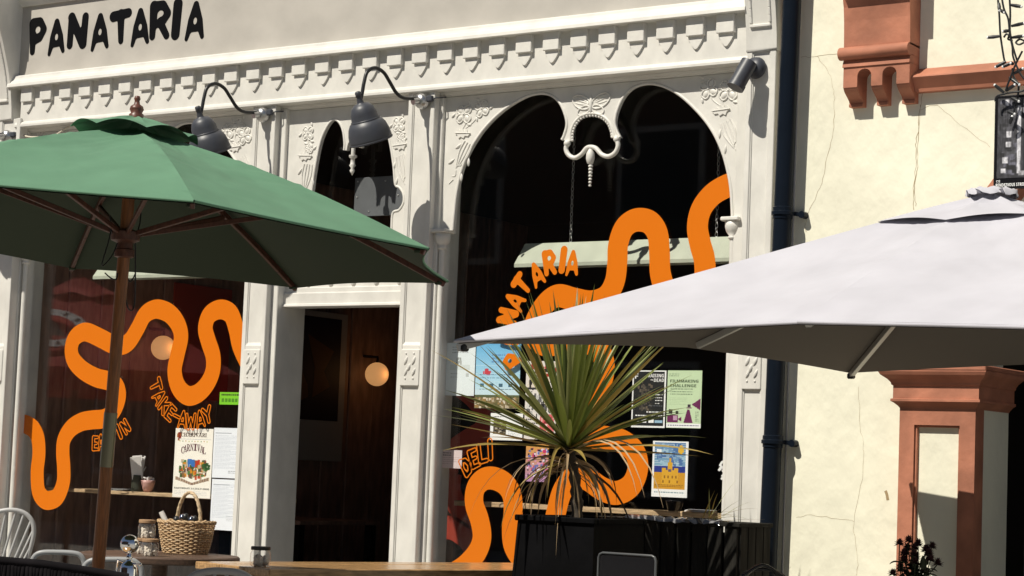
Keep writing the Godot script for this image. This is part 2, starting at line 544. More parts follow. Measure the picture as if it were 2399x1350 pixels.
func cam_and_light() -> void:
	var cam := Camera3D.new()
	cam.name = "camera"
	cam.transform = Transform3D(Vector3(0.81747, 0.03929, -0.57464), Vector3(0.01754, 0.99551, 0.09301), Vector3(0.57571, -0.08611, 0.81311), Vector3(6.65000, 1.20000, 9.40000))
	cam.fov = 15.372
	cam.near = 0.05
	cam.far = 300.0
	add_child(cam)
	cam.current = true
	var we := WorldEnvironment.new()
	we.name = "world_environment"
	var env := Environment.new()
	env.background_mode = Environment.BG_SKY
	var sky := Sky.new()
	var ps := ProceduralSkyMaterial.new()
	ps.sky_top_color = Color(0.33, 0.4, 0.51)
	ps.sky_horizon_color = Color(0.67, 0.69, 0.69)
	ps.ground_bottom_color = Color(0.2, 0.19, 0.17)
	ps.ground_horizon_color = Color(0.55, 0.58, 0.6)
	ps.sky_curve = 0.12
	ps.sun_angle_max = 0.0
	sky.sky_material = ps
	env.sky = sky
	env.background_energy_multiplier = 0.75
	env.tonemap_mode = Environment.TONE_MAPPER_LINEAR
	env.tonemap_exposure = 1.14
	env.sdfgi_enabled = true
	env.ssao_enabled = true
	env.ssil_enabled = true
	we.environment = env
	add_child(we)
	var sun := DirectionalLight3D.new()
	sun.name = "sun"
	sun.light_color = Color(1.0, 0.972, 0.915)
	sun.light_energy = 1.5
	sun.light_angular_distance = 0.5
	sun.shadow_enabled = true
	add_child(sun)
	sun.look_at_from_position(Vector3(-0.35, 1.3, 1.0) * 10.0, Vector3.ZERO, Vector3.UP)

# ---------------------------------------------------------------- setting
func setting() -> void:
	org = Vector3.ZERO
	var g := part(self, "pavement", bbox(Vector3(-60, -0.3, -40), Vector3(60, 0, 60), 0.0), mats["paving"])
	tag(g, "pale stone paved pedestrian street in front of the shops", "", "", "structure")
	# the other side of the street, seen only in the window glass
	var b := thing("brick_building", "dark brick building across the street behind the viewer", "building", Vector3(-14, 0, 17))
	part(b, "wall", bbox(Vector3(-34, 0, 17), Vector3(8, 7.8, 24), 0.0), mats["far brick"])
	part(b, "roof", bbox(Vector3(-34.3, 7.8, 16.7), Vector3(8.3, 8.1, 24), 0.02), mats["room dark"])
	for i in 11:
		for j in 2:
			var x := -32.0 + i * 3.6
			var w := part(b, "window", bbox(Vector3(x, 0.9 + j * 3.5, 16.94), Vector3(x + 1.5, 2.9 + j * 3.5, 17.02), 0.01), mats["frame white"])
			part(w, "pane", bbox(Vector3(x + 0.1, 1.0 + j * 3.5, 16.92), Vector3(x + 1.4, 2.8 + j * 3.5, 16.99), 0.0), mats["far glass"])

func loop_tube(st: SurfaceTool, c: Vector2, ang: float, ra: float, rb: float, z: float, r: float, heart := 0.0) -> void:
	var l := []
	for k in 17:
		var a := TAU * k / 16.0
		var v := Vector2(cos(a) * ra * (1.0 - heart * exp(-a * a * 4.0) - heart * exp(-(a - TAU) * (a - TAU) * 4.0)), sin(a) * rb).rotated(ang)
		l.append(Vector3(c.x + v.x, c.y + v.y, z))
	tube(st, l, r, 6, false)

func line_tube(st: SurfaceTool, pts: Array, z: float, r0: float, r1: float) -> void:
	var l := []
	var rr := []
	var cv := curve(pts, 5)
	for i in cv.size():
		l.append(Vector3(cv[i].x, cv[i].y, z))
		rr.append(lerpf(r0, r1, float(i) / cv.size()))
	tube(st, l, rr, 6)

# four-lobed carved bloom: each lobe a raised outline round a low swelling
func flower(st: SurfaceTool, c: Vector2, r: float, z: float, turn: float) -> void:
	for k in 4:
		var a := turn + TAU * k / 4.0
		var d := Vector2(cos(a), sin(a))
		loop_tube(st, c + d * r * 0.56, a, r * 0.42, r * 0.37, z + 0.002, 0.0048, 0.22)
		petal(st, c + d * r * 0.12, a, r * 0.8, r * 0.55, z, 0.007)
	ball(st, Vector3(c.x, c.y, z + 0.004), r * 0.13, 8)

# carving on a spandrel: blooms, then a jagged leaf, then a sheaf of reeds
func carving(parent: Node, blooms: Array, leaf: Vector2, sheaf0: Vector2, sheaf1: Vector2, z: float, side: float) -> void:
	var m: Material = mats["cream paint"]
	for i in blooms.size():
		var st := mb()
		var bc := Vector2(blooms[i].x, blooms[i].y)
		flower(st, bc, blooms[i].z * 1.1, z, 0.75 + i * 0.3)
		# curling tendrils and small leaves that fill the ground between the blooms
		var to := (leaf - bc)
		line_tube(st, [bc + to * 0.22, bc + to * 0.5 + Vector2(0.014 * side, 0), bc + to * 0.8 - Vector2(0.008 * side, 0)], z, 0.005, 0.003)
		for k in 3:
			var aa := 0.9 + k * 2.1 + i
			petal(st, bc + Vector2(cos(aa), sin(aa)) * blooms[i].z * 1.05, aa + 0.9, 0.034, 0.016, z, 0.007)
		part(parent, "carved_flower", st, m)
	var l := mb()
	var jag := [Vector2(-0.06, 0.004), Vector2(-0.035, 0.03), Vector2(-0.02, 0.012), Vector2(0.0, 0.028), Vector2(0.012, 0.008), Vector2(0.034, 0.02), Vector2(0.04, -0.002), Vector2(0.062, -0.004), Vector2(0.045, -0.024), Vector2(0.02, -0.02), Vector2(0.008, -0.036), Vector2(-0.014, -0.024), Vector2(-0.032, -0.034), Vector2(-0.04, -0.014)]
	for k in jag.size(): jag[k] = leaf + jag[k] * Vector2(side * 0.85, 0.85)
	plate(l, jag, z - 0.004, z + 0.007)
	line_tube(l, [jag[0], leaf, jag[7]], z + 0.008, 0.004, 0.003)
	part(parent, "carved_leaf", l, m)
	var s := mb()
	var d := sheaf1 - sheaf0
	var n := Vector2(-d.y, d.x).normalized()
	for k in 4:
		var o := n * (k - 1.5) * 0.017
		line_tube(s, [sheaf0 + o * 1.2, sheaf0 + d * 0.4 + o * 1.35, sheaf0 + d * 0.8 + o * 0.7, sheaf0 + d * (1.0 - 0.05 * k) + o * 0.25], z, 0.0062, 0.0035)
	line_tube(s, [sheaf0 + d * 1.08, sheaf0 + d * 1.25 + n * 0.012, sheaf0 + d * 1.32 - n * 0.006], z, 0.005, 0.003)
	line_tube(s, [sheaf0 + d * 1.4 + n * 0.01, sheaf0 + d * 1.62 - n * 0.004], z, 0.005, 0.003)
	for k in 4:
		petal(s, sheaf0 + d * (0.15 + 0.3 * k) + n * (0.045 if k % 2 else -0.042), d.angle() + (0.5 if k % 2 else -0.5), 0.05, 0.017, z, 0.007)
	part(parent, "carved_sheaf", s, m)

func colonnette(parent: Node, x: float, z: float, top: float, r: float) -> void:
	var st := mb()
	var B := Transform3D(Basis(), Vector3(x, 0, z))
	lathe(st, [Vector2(r, 0.4), Vector2(r, top - 0.11)], B, 16)
	var c := mb()
	lathe(c, [Vector2(r, top - 0.115), Vector2(r * 1.5, top - 0.108), Vector2(r * 1.5, top - 0.1), Vector2(r * 1.25, top - 0.094), Vector2(r * 2.1, top - 0.075), Vector2(r * 2.5, top - 0.05), Vector2(r * 2.55, top - 0.024), Vector2(r * 2.1, top - 0.02)], B, 18)
	box(c, Vector3(x - r * 2.9, top - 0.021, z - r * 2.9), Vector3(x + r * 2.9, top, z + r * 2.9), 0.005)
	var shaft := part(parent, "colonnette", st, mats["cream paint"])
	part(shaft, "capital", c, mats["cream paint"])

func pilaster(parent: Node, x0: float, x1: float, z: float, top: float, sl: float, sr: float, console := false) -> void:
	var m: Material = mats["cream paint"]
	var st := mb()
	var y1 := 1.885
	var y0 := 1.66
	box(st, Vector3(x0 + 0.001, 0, -0.26), Vector3(x1 - 0.001, top, z - 0.012), 0.002)
	box(st, Vector3(x0, 0, z - 0.03), Vector3(x0 + sl, top, z), 0.003)
	box(st, Vector3(x1 - sr, 0, z - 0.03), Vector3(x1, top, z), 0.003)
	box(st, Vector3(x0 + sl, y0 - 0.002, z - 0.03), Vector3(x1 - sr, y1, z - 0.0015), 0.002)
	box(st, Vector3(x0 + sl, 0.0, z - 0.03), Vector3(x1 - sr, 0.45, z - 0.0015), 0.002)
	# mouldings round the sunk panels
	for yy in [y1, 0.45]:
		mould(st, [Vector2(z - 0.012, yy + 0.02), Vector2(z - 0.002, yy), Vector2(z - 0.012, yy)], x0 + sl, x1 - sr)
	for k in [[x0 + sl, 1.0], [x1 - sr, -1.0]]:
		box(st, Vector3(minf(k[0], k[0] + k[1] * 0.006), 0.45, z - 0.02), Vector3(maxf(k[0], k[0] + k[1] * 0.006), y0 - 0.004, z - 0.006), 0.002)
		box(st, Vector3(minf(k[0], k[0] + k[1] * 0.006), y1, z - 0.02), Vector3(maxf(k[0], k[0] + k[1] * 0.006), top, z - 0.006), 0.002)
	var p := part(parent, "pilaster", st, m)
	var bl := mb()
	box(bl, Vector3(x0 + sl - 0.004, y0, z - 0.01), Vector3(x1 - sr + 0.004, y1 - 0.022, z + 0.006), 0.003)
	var cx := (x0 + sl + x1 - sr) * 0.5
	var w := x1 - sr - x0 - sl
	for s in [-0.22, 0.22]:
		petal(bl, Vector2(cx + s * w + 0.012, y1 - 0.06), -2.0, 0.055, 0.02, z + 0.006, 0.007)
		petal(bl, Vector2(cx + s * w + 0.014, y1 - 0.125), -2.0, 0.05, 0.018, z + 0.006, 0.007)
		ball(bl, Vector3(cx + s * w, y0 + 0.04, z + 0.006), 0.006, 8)
		ball(bl, Vector3(cx + s * w, y1 - 0.045, z + 0.006), 0.006, 8)
	petal(bl, Vector2(cx + 0.004, y1 - 0.1), -1.9, 0.045, 0.02, z + 0.006, 0.008)
	part(p, "carved_block", bl, m)
	if console:
		var c := mb()
		var pr := curve([Vector2(z + 0.004, 3.37), Vector2(z + 0.012, 3.48), Vector2(z + 0.045, 3.66), Vector2(z + 0.1, 3.83), Vector2(z + 0.15, 3.96), Vector2(z + 0.17, 4.06)], 5)
		var prof := [Vector2(-0.2, 3.36)]
		prof.append_array(pr)
		prof.append_array([Vector2(z + 0.2, 4.07), Vector2(z + 0.2, 4.6), Vector2(-0.2, 4.6)])
		var cx0 := x0 - (0.08 if x0 < -3.0 else 0.004)
		var cx1 := x1 - (0.085 if x0 < -3.0 else -0.004)
		mould(c, prof, cx0, cx1, true)
		var inner := mb()
		for k in pr.size() - 1:     # raised edges of the long sunk panel on the bracket's face
			if pr[k].y < 3.5 or pr[k].y > 3.98: continue
			var a := Vector3(0, pr[k].y, pr[k].x)
			var b := Vector3(0, pr[k + 1].y, pr[k + 1].x)
			for xx in [cx0 + 0.032, cx1 - 0.034]:
				bar(inner, a + Vector3(xx, 0, 0), b + Vector3(xx, 0, 0), 0.014, 0.016, Vector3.BACK, 0.003)
		box(inner, Vector3(cx0 + 0.026, 3.488, z + 0.0), Vector3(cx1 - 0.028, 3.506, z + 0.026), 0.005)
		var cc := part(p, "bracket", c, m)
		part(cc, "panel_moulding", inner, m)

func pane(x0: float, x1: float, y0: float, y1: float) -> SurfaceTool:
	var st := mb()
	flat(st)
	quad(st, Vector3(x0, y0, -0.161), Vector3(x1, y0, -0.161), Vector3(x1, y1, -0.161), Vector3(x0, y1, -0.161), Vector3.BACK)
	return st

func cafe() -> void:
	var m: Material = mats["cream paint"]
	var b := thing("cafe_building", "cream painted cafe shopfront with carved arched windows and bubble lettering over the door", "building", Vector3(-1.3, 0, 0))
	# fascia and mouldings above the windows
	part(b, "fascia", bbox(Vector3(-4.07, 3.62, -0.26), Vector3(1.405, 4.15, -0.02), 0.002), mats["fascia paint"])
	var up := mb()
	mould(up, [Vector2(-0.1, 4.128), Vector2(0.0, 4.128), Vector2(0.012, 4.15), Vector2(0.03, 4.165), Vector2(0.03, 4.2), Vector2(-0.1, 4.2)], -4.07, 1.405)
	part(b, "fascia_moulding", up, m)
	part(b, "upper_wall", bbox(Vector3(-9, 4.2, -0.4), Vector3(1.62, 7.4, -0.03), 0.002), mats["fascia paint"])
	var co := mb()
	mould(co, [Vector2(-0.1, 3.665), Vector2(0.01, 3.664), Vector2(0.026, 3.655), Vector2(0.029, 3.642), Vector2(0.034, 3.63), Vector2(0.047, 3.618), Vector2(0.057, 3.6), Vector2(0.06, 3.582), Vector2(0.054, 3.579), Vector2(-0.1, 3.579)], -4.08, 1.412)
	part(b, "cornice", co, m)
	part(b, "frieze", bbox(Vector3(-4.0, 3.35, -0.26), Vector3(1.41, 3.60, 0.0), 0.002), m)
	var dm := mb()
	org = Vector3.ZERO
	box(dm, Vector3(-0.052, -0.002, -0.01), Vector3(0.052, 0.096, 0.027), 0.003)
	plate(dm, curve([Vector2(-0.042, 0.0), Vector2(-0.04, -0.02), Vector2(-0.022, -0.05), Vector2(0.0, -0.07), Vector2(0.022, -0.05), Vector2(0.04, -0.02), Vector2(0.042, 0.0)], 3), -0.01, 0.011)
	dm.generate_normals()
	var dmesh := dm.commit()
	org = b.position
	for i in 30:
		var d := part(b, "dentil", dmesh, m)
		d.position = Vector3(-3.925 + i * 0.1795, 3.484, 0.0) - org
	var le := mb()
	mould(le, [Vector2(-0.1, 3.356), Vector2(0.004, 3.355), Vector2(0.014, 3.348), Vector2(0.019, 3.335), Vector2(0.019, 3.322), Vector2(0.014, 3.318), Vector2(-0.1, 3.316)], -4.03, 1.412)
	part(b, "ledge", le, m)
	var hd := mb()
	for w in [[-3.98, -1.956], [-1.774, -0.775], [-0.588, 1.40]]:
		mould(hd, [Vector2(-0.15, 3.316), Vector2(-0.045, 3.316), Vector2(-0.05, 3.304), Vector2(-0.06, 3.3), Vector2(-0.064, 3.292), Vector2(-0.15, 3.292)], w[0], w[1])
	part(b, "window_head", hd, m)
	# pilasters
	pilaster(b, -4.18, -3.972, 0.02, 3.38, 0.035, 0.035, true)
	pilaster(b, -1.956, -1.774, 0.0, 3.318, 0.032, 0.03)
	pilaster(b, -0.775, -0.588, 0.0, 3.318, 0.032, 0.03)
	pilaster(b, 1.412, 1.578, 0.02, 3.38, 0.03, 0.035, true)
	for w in [[-0.600, -0.562], [-4.0, -3.965], [-1.957, -1.915], [1.325, 1.412]]:
		part(b, "frame", bbox(Vector3(w[0], 0.3, -0.25), Vector3(w[1], 3.3, -0.046), 0.004), m)
	for w in [[-1.775, -1.728], [-0.80, -0.772]]:
		part(b, "door_jamb", bbox(Vector3(w[0], 0.05, -0.3), Vector3(w[1], 3.3, -0.045), 0.004), m)
	colonnette(b, -0.541, -0.068, 2.54, 0.018)
	colonnette(b, 1.315, -0.068, 2.54, 0.018)
	colonnette(b, -3.935, -0.068, 2.54, 0.018)
	# right window: double arch with a hanging spandrel
	var zf := -0.07
	var z0 := -0.098
	var la := curve([Vector2(-0.478, 2.534), Vector2(-0.473, 2.618), Vector2(-0.462, 2.737), Vector2(-0.433, 2.868), Vector2(-0.377, 2.986), Vector2(-0.285, 3.1), Vector2(-0.165, 3.191), Vector2(-0.032, 3.251), Vector2(0.072, 3.269), Vector2(0.152, 3.254), Vector2(0.209, 3.213), Vector2(0.245, 3.156), Vector2(0.265, 3.09), Vector2(0.251, 3.03), Vector2(0.236, 3.003)])
	var ma := curve([Vector2(0.291, 2.993), Vector2(0.292, 3.041), Vector2(0.312, 3.089), Vector2(0.357, 3.126), Vector2(0.42, 3.136), Vector2(0.483, 3.122), Vector2(0.531, 3.087), Vector2(0.557, 3.042), Vector2(0.569, 2.997)])
	var ra := curve([Vector2(0.607, 2.995), Vector2(0.584, 3.033), Vector2(0.571, 3.082), Vector2(0.587, 3.15), Vector2(0.625, 3.216), Vector2(0.684, 3.258), Vector2(0.776, 3.272), Vector2(0.872, 3.249), Vector2(0.975, 3.192), Vector2(1.081, 3.101), Vector2(1.169, 3), Vector2(1.233, 2.885), Vector2(1.272, 2.773), Vector2(1.293, 2.672), Vector2(1.305, 2.54)])
	var sp := [Vector2(-0.58, 2.54)]
	sp.append_array(la)
	sp.append_array(ma)
	sp.append_array(ra)
	sp.append_array([Vector2(1.33, 2.54), Vector2(1.33, 3.29), Vector2(-0.58, 3.29)])
	var st := mb()
	plate(st, sp, z0, zf)
	var spr := part(b, "spandrel", st, m)
	var bead := mb()
	for c in [la, ma, ra]:
		var t3 := []
		for p in c: t3.append(Vector3(p.x, p.y, zf - 0.002))
		tube(bead, t3, 0.009, 6)
	part(spr, "arch_bead", bead, m)
	var pearl := mb()
	for i in range(1, ma.size() - 1, 2):
		var cen: Vector2 = (ma[0] + ma[-1]) * 0.5
		var q: Vector2 = ma[i] + (cen - ma[i]).normalized() * 0.012
		ball(pearl, Vector3(q.x, q.y, zf - 0.004), 0.0085, 8)
	part(spr, "pearl_row", pearl, m)
	carving(spr, [Vector3(-0.431, 3.187, 0.058), Vector3(-0.308, 3.21, 0.05)], Vector2(-0.432, 3.08), Vector2(-0.39, 3.022), Vector2(-0.466, 2.882), zf, 1.0)
	carving(spr, [Vector3(1.26, 3.201, 0.06), Vector3(1.141, 3.218, 0.055)], Vector2(1.221, 3.101), Vector2(1.248, 3.039), Vector2(1.307, 2.903), zf, -1.0)
	var bf := mb()
	var bc := Vector2(0.418, 3.189)
	for s in [-1.0, 1.0]:
		loop_tube(bf, bc + Vector2(s * 0.062, 0.012), 0.45 * s if s > 0 else PI - 0.45, 0.062, 0.036, zf + 0.002, 0.005)
		loop_tube(bf, bc + Vector2(s * 0.045, -0.036), -0.4 if s > 0 else PI + 0.4, 0.04, 0.024, zf + 0.002, 0.0045)
		for k in 3:
			line_tube(bf, [bc + Vector2(s * 0.016, -0.004 + k * 0.004), bc + Vector2(s * 0.06, 0.0 + k * 0.016), bc + Vector2(s * 0.1, 0.01 + k * 0.018)], zf, 0.005, 0.003)
	petal(bf, bc + Vector2(0, -0.06), PI / 2, 0.11, 0.022, zf, 0.013)
	part(spr, "carved_butterfly", bf, m)
	# turned drop with two curling arms
	var an := mb()
	var al := curve([Vector3(0.273, 2.982, -0.07), Vector3(0.266, 2.95, -0.07), Vector3(0.287, 2.916, -0.07), Vector3(0.326, 2.9, -0.07), Vector3(0.366, 2.916, -0.07), Vector3(0.398, 2.947, -0.07), Vector3(0.425, 2.953, -0.07), Vector3(0.458, 2.944, -0.07), Vector3(0.497, 2.909, -0.07), Vector3(0.541, 2.896, -0.07), Vector3(0.581, 2.914, -0.07), Vector3(0.598, 2.95, -0.07), Vector3(0.589, 2.987, -0.07)])
	tube(an, al, 0.013, 10)
	ball(an, al[0], 0.02, 10)
	ball(an, al[-1], 0.02, 10)
	var pd := part(b, "pendant", an, m)
	var dr := mb()
	lathe(dr, [Vector2(0, 0), Vector2(0.008, -0.004), Vector2(0.022, -0.03), Vector2(0.024, -0.06), Vector2(0.017, -0.085), Vector2(0.012, -0.09)], Transform3D(Basis(), Vector3(0.425, 2.95, -0.07)), 14)
	for k in 8:
		ball(dr, Vector3(0.429, 2.867, -0.07) - Vector3(0, k * 0.0175, 0), 0.0145 - k * 0.0008, 10, 0.72)
	part(pd, "turned_drop", dr, m)
	# left window: the same design, mostly behind the green parasol
	var lsp := [Vector2(-3.985, 2.54)]
	var lla := []
	var llr := []
	for p in la: lla.append(Vector2(-3.985 + (p.x + 0.58) * 1.06, p.y))
	for p in ra: llr.append(Vector2(-3.985 + (p.x + 0.58) * 1.06, p.y))
	var lma := []
	for p in ma: lma.append(Vector2(-3.985 + (p.x + 0.58) * 1.06, p.y))
	lsp.append_array(lla)
	lsp.append_array(lma)
	lsp.append_array(llr)
	lsp.append_array([Vector2(-1.94, 2.54), Vector2(-1.94, 3.29), Vector2(-3.985, 3.29)])
	var ls := mb()
	plate(ls, lsp, z0, zf)
	var lspr := part(b, "spandrel", ls, m)
	var lb := mb()
	for c in [lla, lma, llr]:
		var t4 := []
		for p in c: t4.append(Vector3(p.x, p.y, zf - 0.002))
		tube(lb, t4, 0.009, 6)
	part(lspr, "arch_bead", lb, m)
	carving(lspr, [Vector3(-2.219, 3.198, 0.055), Vector3(-2.074, 3.161, 0.055), Vector3(-2.127, 3.224, 0.05)], Vector2(-2.153, 3.097), Vector2(-2.09, 3.034), Vector2(-2.029, 2.896), zf, -1.0)
	carving(lspr, [Vector3(-3.871, 3.25, 0.05), Vector3(-3.691, 3.259, 0.05)], Vector2(-3.885, 3.18), Vector2(-3.88, 3.124), Vector2(-3.909, 2.985), zf, 1.0)
	# light over the door
	var tl := curve([Vector2(-1.53, 2.725), Vector2(-1.514, 2.897), Vector2(-1.482, 3.072), Vector2(-1.442, 3.164), Vector2(-1.393, 3.214), Vector2(-1.344, 3.203), Vector2(-1.308, 3.15), Vector2(-1.291, 3.074), Vector2(-1.292, 3.031)])
	var tr := curve([Vector2(-1.164, 3.042), Vector2(-1.159, 3.116), Vector2(-1.135, 3.19), Vector2(-1.086, 3.222), Vector2(-1.035, 3.211), Vector2(-0.987, 3.148), Vector2(-0.946, 3.034), Vector2(-0.918, 2.917), Vector2(-0.9, 2.813), Vector2(-0.868, 2.792), Vector2(-0.838, 2.753), Vector2(-0.835, 2.704), Vector2(-0.864, 2.664), Vector2(-0.909, 2.646), Vector2(-0.913, 2.548), Vector2(-0.915, 2.426)])
	var tp := [Vector2(-1.529, 2.443), Vector2(-1.532, 2.594), Vector2(-1.562, 2.658), Vector2(-1.565, 2.709)]
	tp.append_array(tl)
	tp.append_array(curve([Vector2(-1.272, 3.03), Vector2(-1.262, 3.072), Vector2(-1.228, 3.09), Vector2(-1.192, 3.073), Vector2(-1.18, 3.04)]))
	tp.append_array(tr)
	tp.append_array([Vector2(-0.765, 2.43), Vector2(-0.765, 3.29), Vector2(-1.77, 3.29), Vector2(-1.77, 2.43)])
	var ts := mb()
	plate(ts, tp, z0, zf)
	var tspr := part(b, "spandrel", ts, m)
	var tb := mb()
	for c in [tl, tr]:
		var t5 := []
		for p in c: t5.append(Vector3(p.x, p.y, zf - 0.002))
		tube(tb, t5, 0.008, 6)
	part(tspr, "arch_bead", tb, m)
	carving(tspr, [Vector3(-1.573, 3.146, 0.045), Vector3(-1.56, 3.051, 0.03)], Vector2(-1.584, 3.014), Vector2(-1.561, 2.962), Vector2(-1.584, 2.798), zf, 1.0)
	carving(tspr, [Vector3(-0.891, 3.157, 0.045), Vector3(-0.871, 3.072, 0.03)], Vector2(-0.875, 3.038), Vector2(-0.872, 2.976), Vector2(-0.833, 2.827), zf, -1.0)
	var td := mb()
	lathe(td, [Vector2(0.024, 0.0), Vector2(0.024, -0.012), Vector2(0.012, -0.02), Vector2(0.014, -0.05), Vector2(0.02, -0.06), Vector2(0.008, -0.075), Vector2(0.016, -0.09), Vector2(0, -0.12)], Transform3D(Basis(), Vector3(-1.222, 2.997, -0.07)), 12)
	lathe(td, [Vector2(0.012, 0.1), Vector2(0.012, 0.0)], Transform3D(Basis(), Vector3(-1.222, 2.997, -0.07)), 10)
	part(tspr, "turned_drop", td, m)
	# transom below it
	var tra := mb()
	box(tra, Vector3(-1.77, 2.195, -0.2), Vector3(-0.765, 2.45, -0.112), 0.003)
	mould(tra, [Vector2(-0.2, 2.205), Vector2(-0.1, 2.205), Vector2(-0.098, 2.2), Vector2(-0.1, 2.14), Vector2(-0.09, 2.136), Vector2(-0.088, 2.124), Vector2(-0.1, 2.12), Vector2(-0.2, 2.12)], -1.757, -0.765)
	var trp := part(b, "transom", tra, m)
	var sc := mb()
	for k in 5:
		petal(sc, Vector2(-1.55 + k * 0.17, 2.31), -PI / 2, 0.075, 0.05, -0.112, 0.012)
		petal(sc, Vector2(-1.47 + k * 0.17, 2.30), -0.5, 0.05, 0.02, -0.112, 0.009)
	box(sc, Vector3(-1.63, 2.2, -0.115), Vector3(-0.77, 2.235, -0.103), 0.004)
	part(trp, "carved_swag", sc, m)
	# base and interior walls
	part(b, "stall_riser", bbox(Vector3(-4.0, 0.0, -0.25), Vector3(-1.95, 0.3, -0.09), 0.004), m)
	part(b, "stall_riser", bbox(Vector3(-0.59, 0.0, -0.25), Vector3(1.42, 0.3, -0.09), 0.004), m)
	var gl: Material = mats["glass"]
	var wl := part(b, "window", pane(-3.98, -1.95, 0.3, 3.3), gl)
	for q in [[wl, -3.98, -1.95]]:
		org = b.position + Vector3(0, 0, 0.011)
		part(q[0], "inner_pane", pane(q[1], q[2], 0.3, 3.3), gl)
		org = b.position
	var wr := part(b, "window", pane(-0.59, 1.40, 0.3, 3.3), gl)
	org = b.position + Vector3(0, 0, 0.011)
	part(wr, "inner_pane", pane(-0.59, 1.40, 0.3, 3.3), gl)
	org = b.position
	part(b, "window", pane(-1.77, -0.765, 2.42, 3.3), gl)
	# room
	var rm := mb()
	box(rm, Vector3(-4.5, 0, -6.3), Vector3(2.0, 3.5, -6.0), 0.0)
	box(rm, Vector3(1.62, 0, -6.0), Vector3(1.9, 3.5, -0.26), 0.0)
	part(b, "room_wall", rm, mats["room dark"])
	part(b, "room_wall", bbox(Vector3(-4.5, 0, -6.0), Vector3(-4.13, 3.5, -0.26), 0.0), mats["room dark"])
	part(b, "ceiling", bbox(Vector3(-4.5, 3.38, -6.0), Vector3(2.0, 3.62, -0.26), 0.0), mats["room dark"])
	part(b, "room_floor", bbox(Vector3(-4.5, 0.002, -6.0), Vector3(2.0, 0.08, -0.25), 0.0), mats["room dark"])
	for i in 19:
		var z := -0.32 - i * 0.3
		var pb := mb()
		box(pb, Vector3(-4.13, 0.08, z - 0.29), Vector3(-4.108 + 0.004 * (i % 3), 3.38, z), 0.006)
		part(b, "panel_board", pb, mats["room wood"])
	# cast image of the orange ribbon, painted dark red on an added screen
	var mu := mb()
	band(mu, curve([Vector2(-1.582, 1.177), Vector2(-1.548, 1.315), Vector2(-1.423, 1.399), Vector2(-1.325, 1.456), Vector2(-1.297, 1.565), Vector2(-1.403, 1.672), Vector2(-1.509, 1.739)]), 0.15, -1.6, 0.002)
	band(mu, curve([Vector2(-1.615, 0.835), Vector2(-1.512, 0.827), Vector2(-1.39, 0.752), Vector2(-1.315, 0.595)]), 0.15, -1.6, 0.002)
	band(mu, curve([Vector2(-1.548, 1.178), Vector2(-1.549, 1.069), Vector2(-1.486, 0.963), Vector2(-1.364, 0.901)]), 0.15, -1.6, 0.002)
	var pt := part(b, "added_screen", bbox(Vector3(-1.78, 0.08, -1.7), Vector3(-1.08, 2.0, -1.601), 0.003), mats["room dark"])  # added board that only carries the painted ribbon image
	part(pt, "painted_ribbon_cast", mu, mats["room red"])
	# the name over the door
	var ink: Material = mats["black paint"]
	# letters a little narrower and fatter than their spacing
	var name_px := [Vector3(-3.901, 3.922, -0.02), Vector3(-3.722, 3.901, -0.02), Vector3(-3.526, 3.923, -0.02), Vector3(-3.322, 3.899, -0.02), Vector3(-3.139, 3.919, -0.02), Vector3(-2.964, 3.898, -0.02), Vector3(-2.791, 3.92, -0.02), Vector3(-2.648, 3.918, -0.02), Vector3(-2.491, 3.895, -0.02)]
	var wide := [0.17, 0.165, 0.19, 0.17, 0.17, 0.17, 0.19, 0.1, 0.17]
	var tall := [0.272, 0.265, 0.265, 0.268, 0.262, 0.268, 0.272, 0.272, 0.272]
	for i in 9:
		put_letter(b, "PANATARIA"[i], name_px[i] + Vector3(0, 0.0, 0.0005), [-2, 1, -3, 1, 0, 1, -2, -3, -2][i], wide[i] * 1.08, tall[i] * 0.86, ink, 1.2, 0.0, 0.002)
	# orange ribbon and words on the glass
	var ov: Material = mats["orange vinyl"]
	var zz := -0.1585
	var s1 := curve([Vector2(-3.983, 1.394), Vector2(-3.926, 1.382), Vector2(-3.867, 1.352), Vector2(-3.825, 1.293), Vector2(-3.809, 1.197), Vector2(-3.816, 1.086), Vector2(-3.794, 0.964), Vector2(-3.737, 0.911), Vector2(-3.674, 0.908), Vector2(-3.609, 0.938), Vector2(-3.569, 1.026), Vector2(-3.573, 1.121), Vector2(-3.589, 1.216), Vector2(-3.584, 1.298), Vector2(-3.527, 1.37), Vector2(-3.437, 1.413), Vector2(-3.342, 1.428), Vector2(-3.236, 1.438), Vector2(-3.166, 1.474), Vector2(-3.125, 1.529), Vector2(-3.111, 1.591), Vector2(-3.138, 1.644), Vector2(-3.209, 1.676), Vector2(-3.325, 1.697), Vector2(-3.445, 1.742), Vector2(-3.535, 1.805), Vector2(-3.565, 1.874), Vector2(-3.547, 1.942), Vector2(-3.491, 1.98), Vector2(-3.425, 1.986), Vector2(-3.307, 1.949), Vector2(-3.2, 1.911), Vector2(-3.12, 1.9), Vector2(-3.046, 1.927), Vector2(-2.981, 2.007), Vector2(-2.928, 2.087), Vector2(-2.867, 2.121), Vector2(-2.798, 2.126), Vector2(-2.707, 2.096), Vector2(-2.634, 2.031), Vector2(-2.602, 1.952), Vector2(-2.624, 1.846), Vector2(-2.642, 1.754), Vector2(-2.622, 1.675), Vector2(-2.575, 1.618), Vector2(-2.508, 1.59), Vector2(-2.431, 1.609), Vector2(-2.364, 1.664), Vector2(-2.323, 1.742), Vector2(-2.326, 1.833), Vector2(-2.371, 1.925), Vector2(-2.402, 2.003), Vector2(-2.382, 2.077), Vector2(-2.324, 2.113), Vector2(-2.258, 2.117), Vector2(-2.193, 2.085), Vector2(-2.149, 2.002), Vector2(-2.111, 1.898), Vector2(-2.041, 1.795)])
	var r1 := mb()
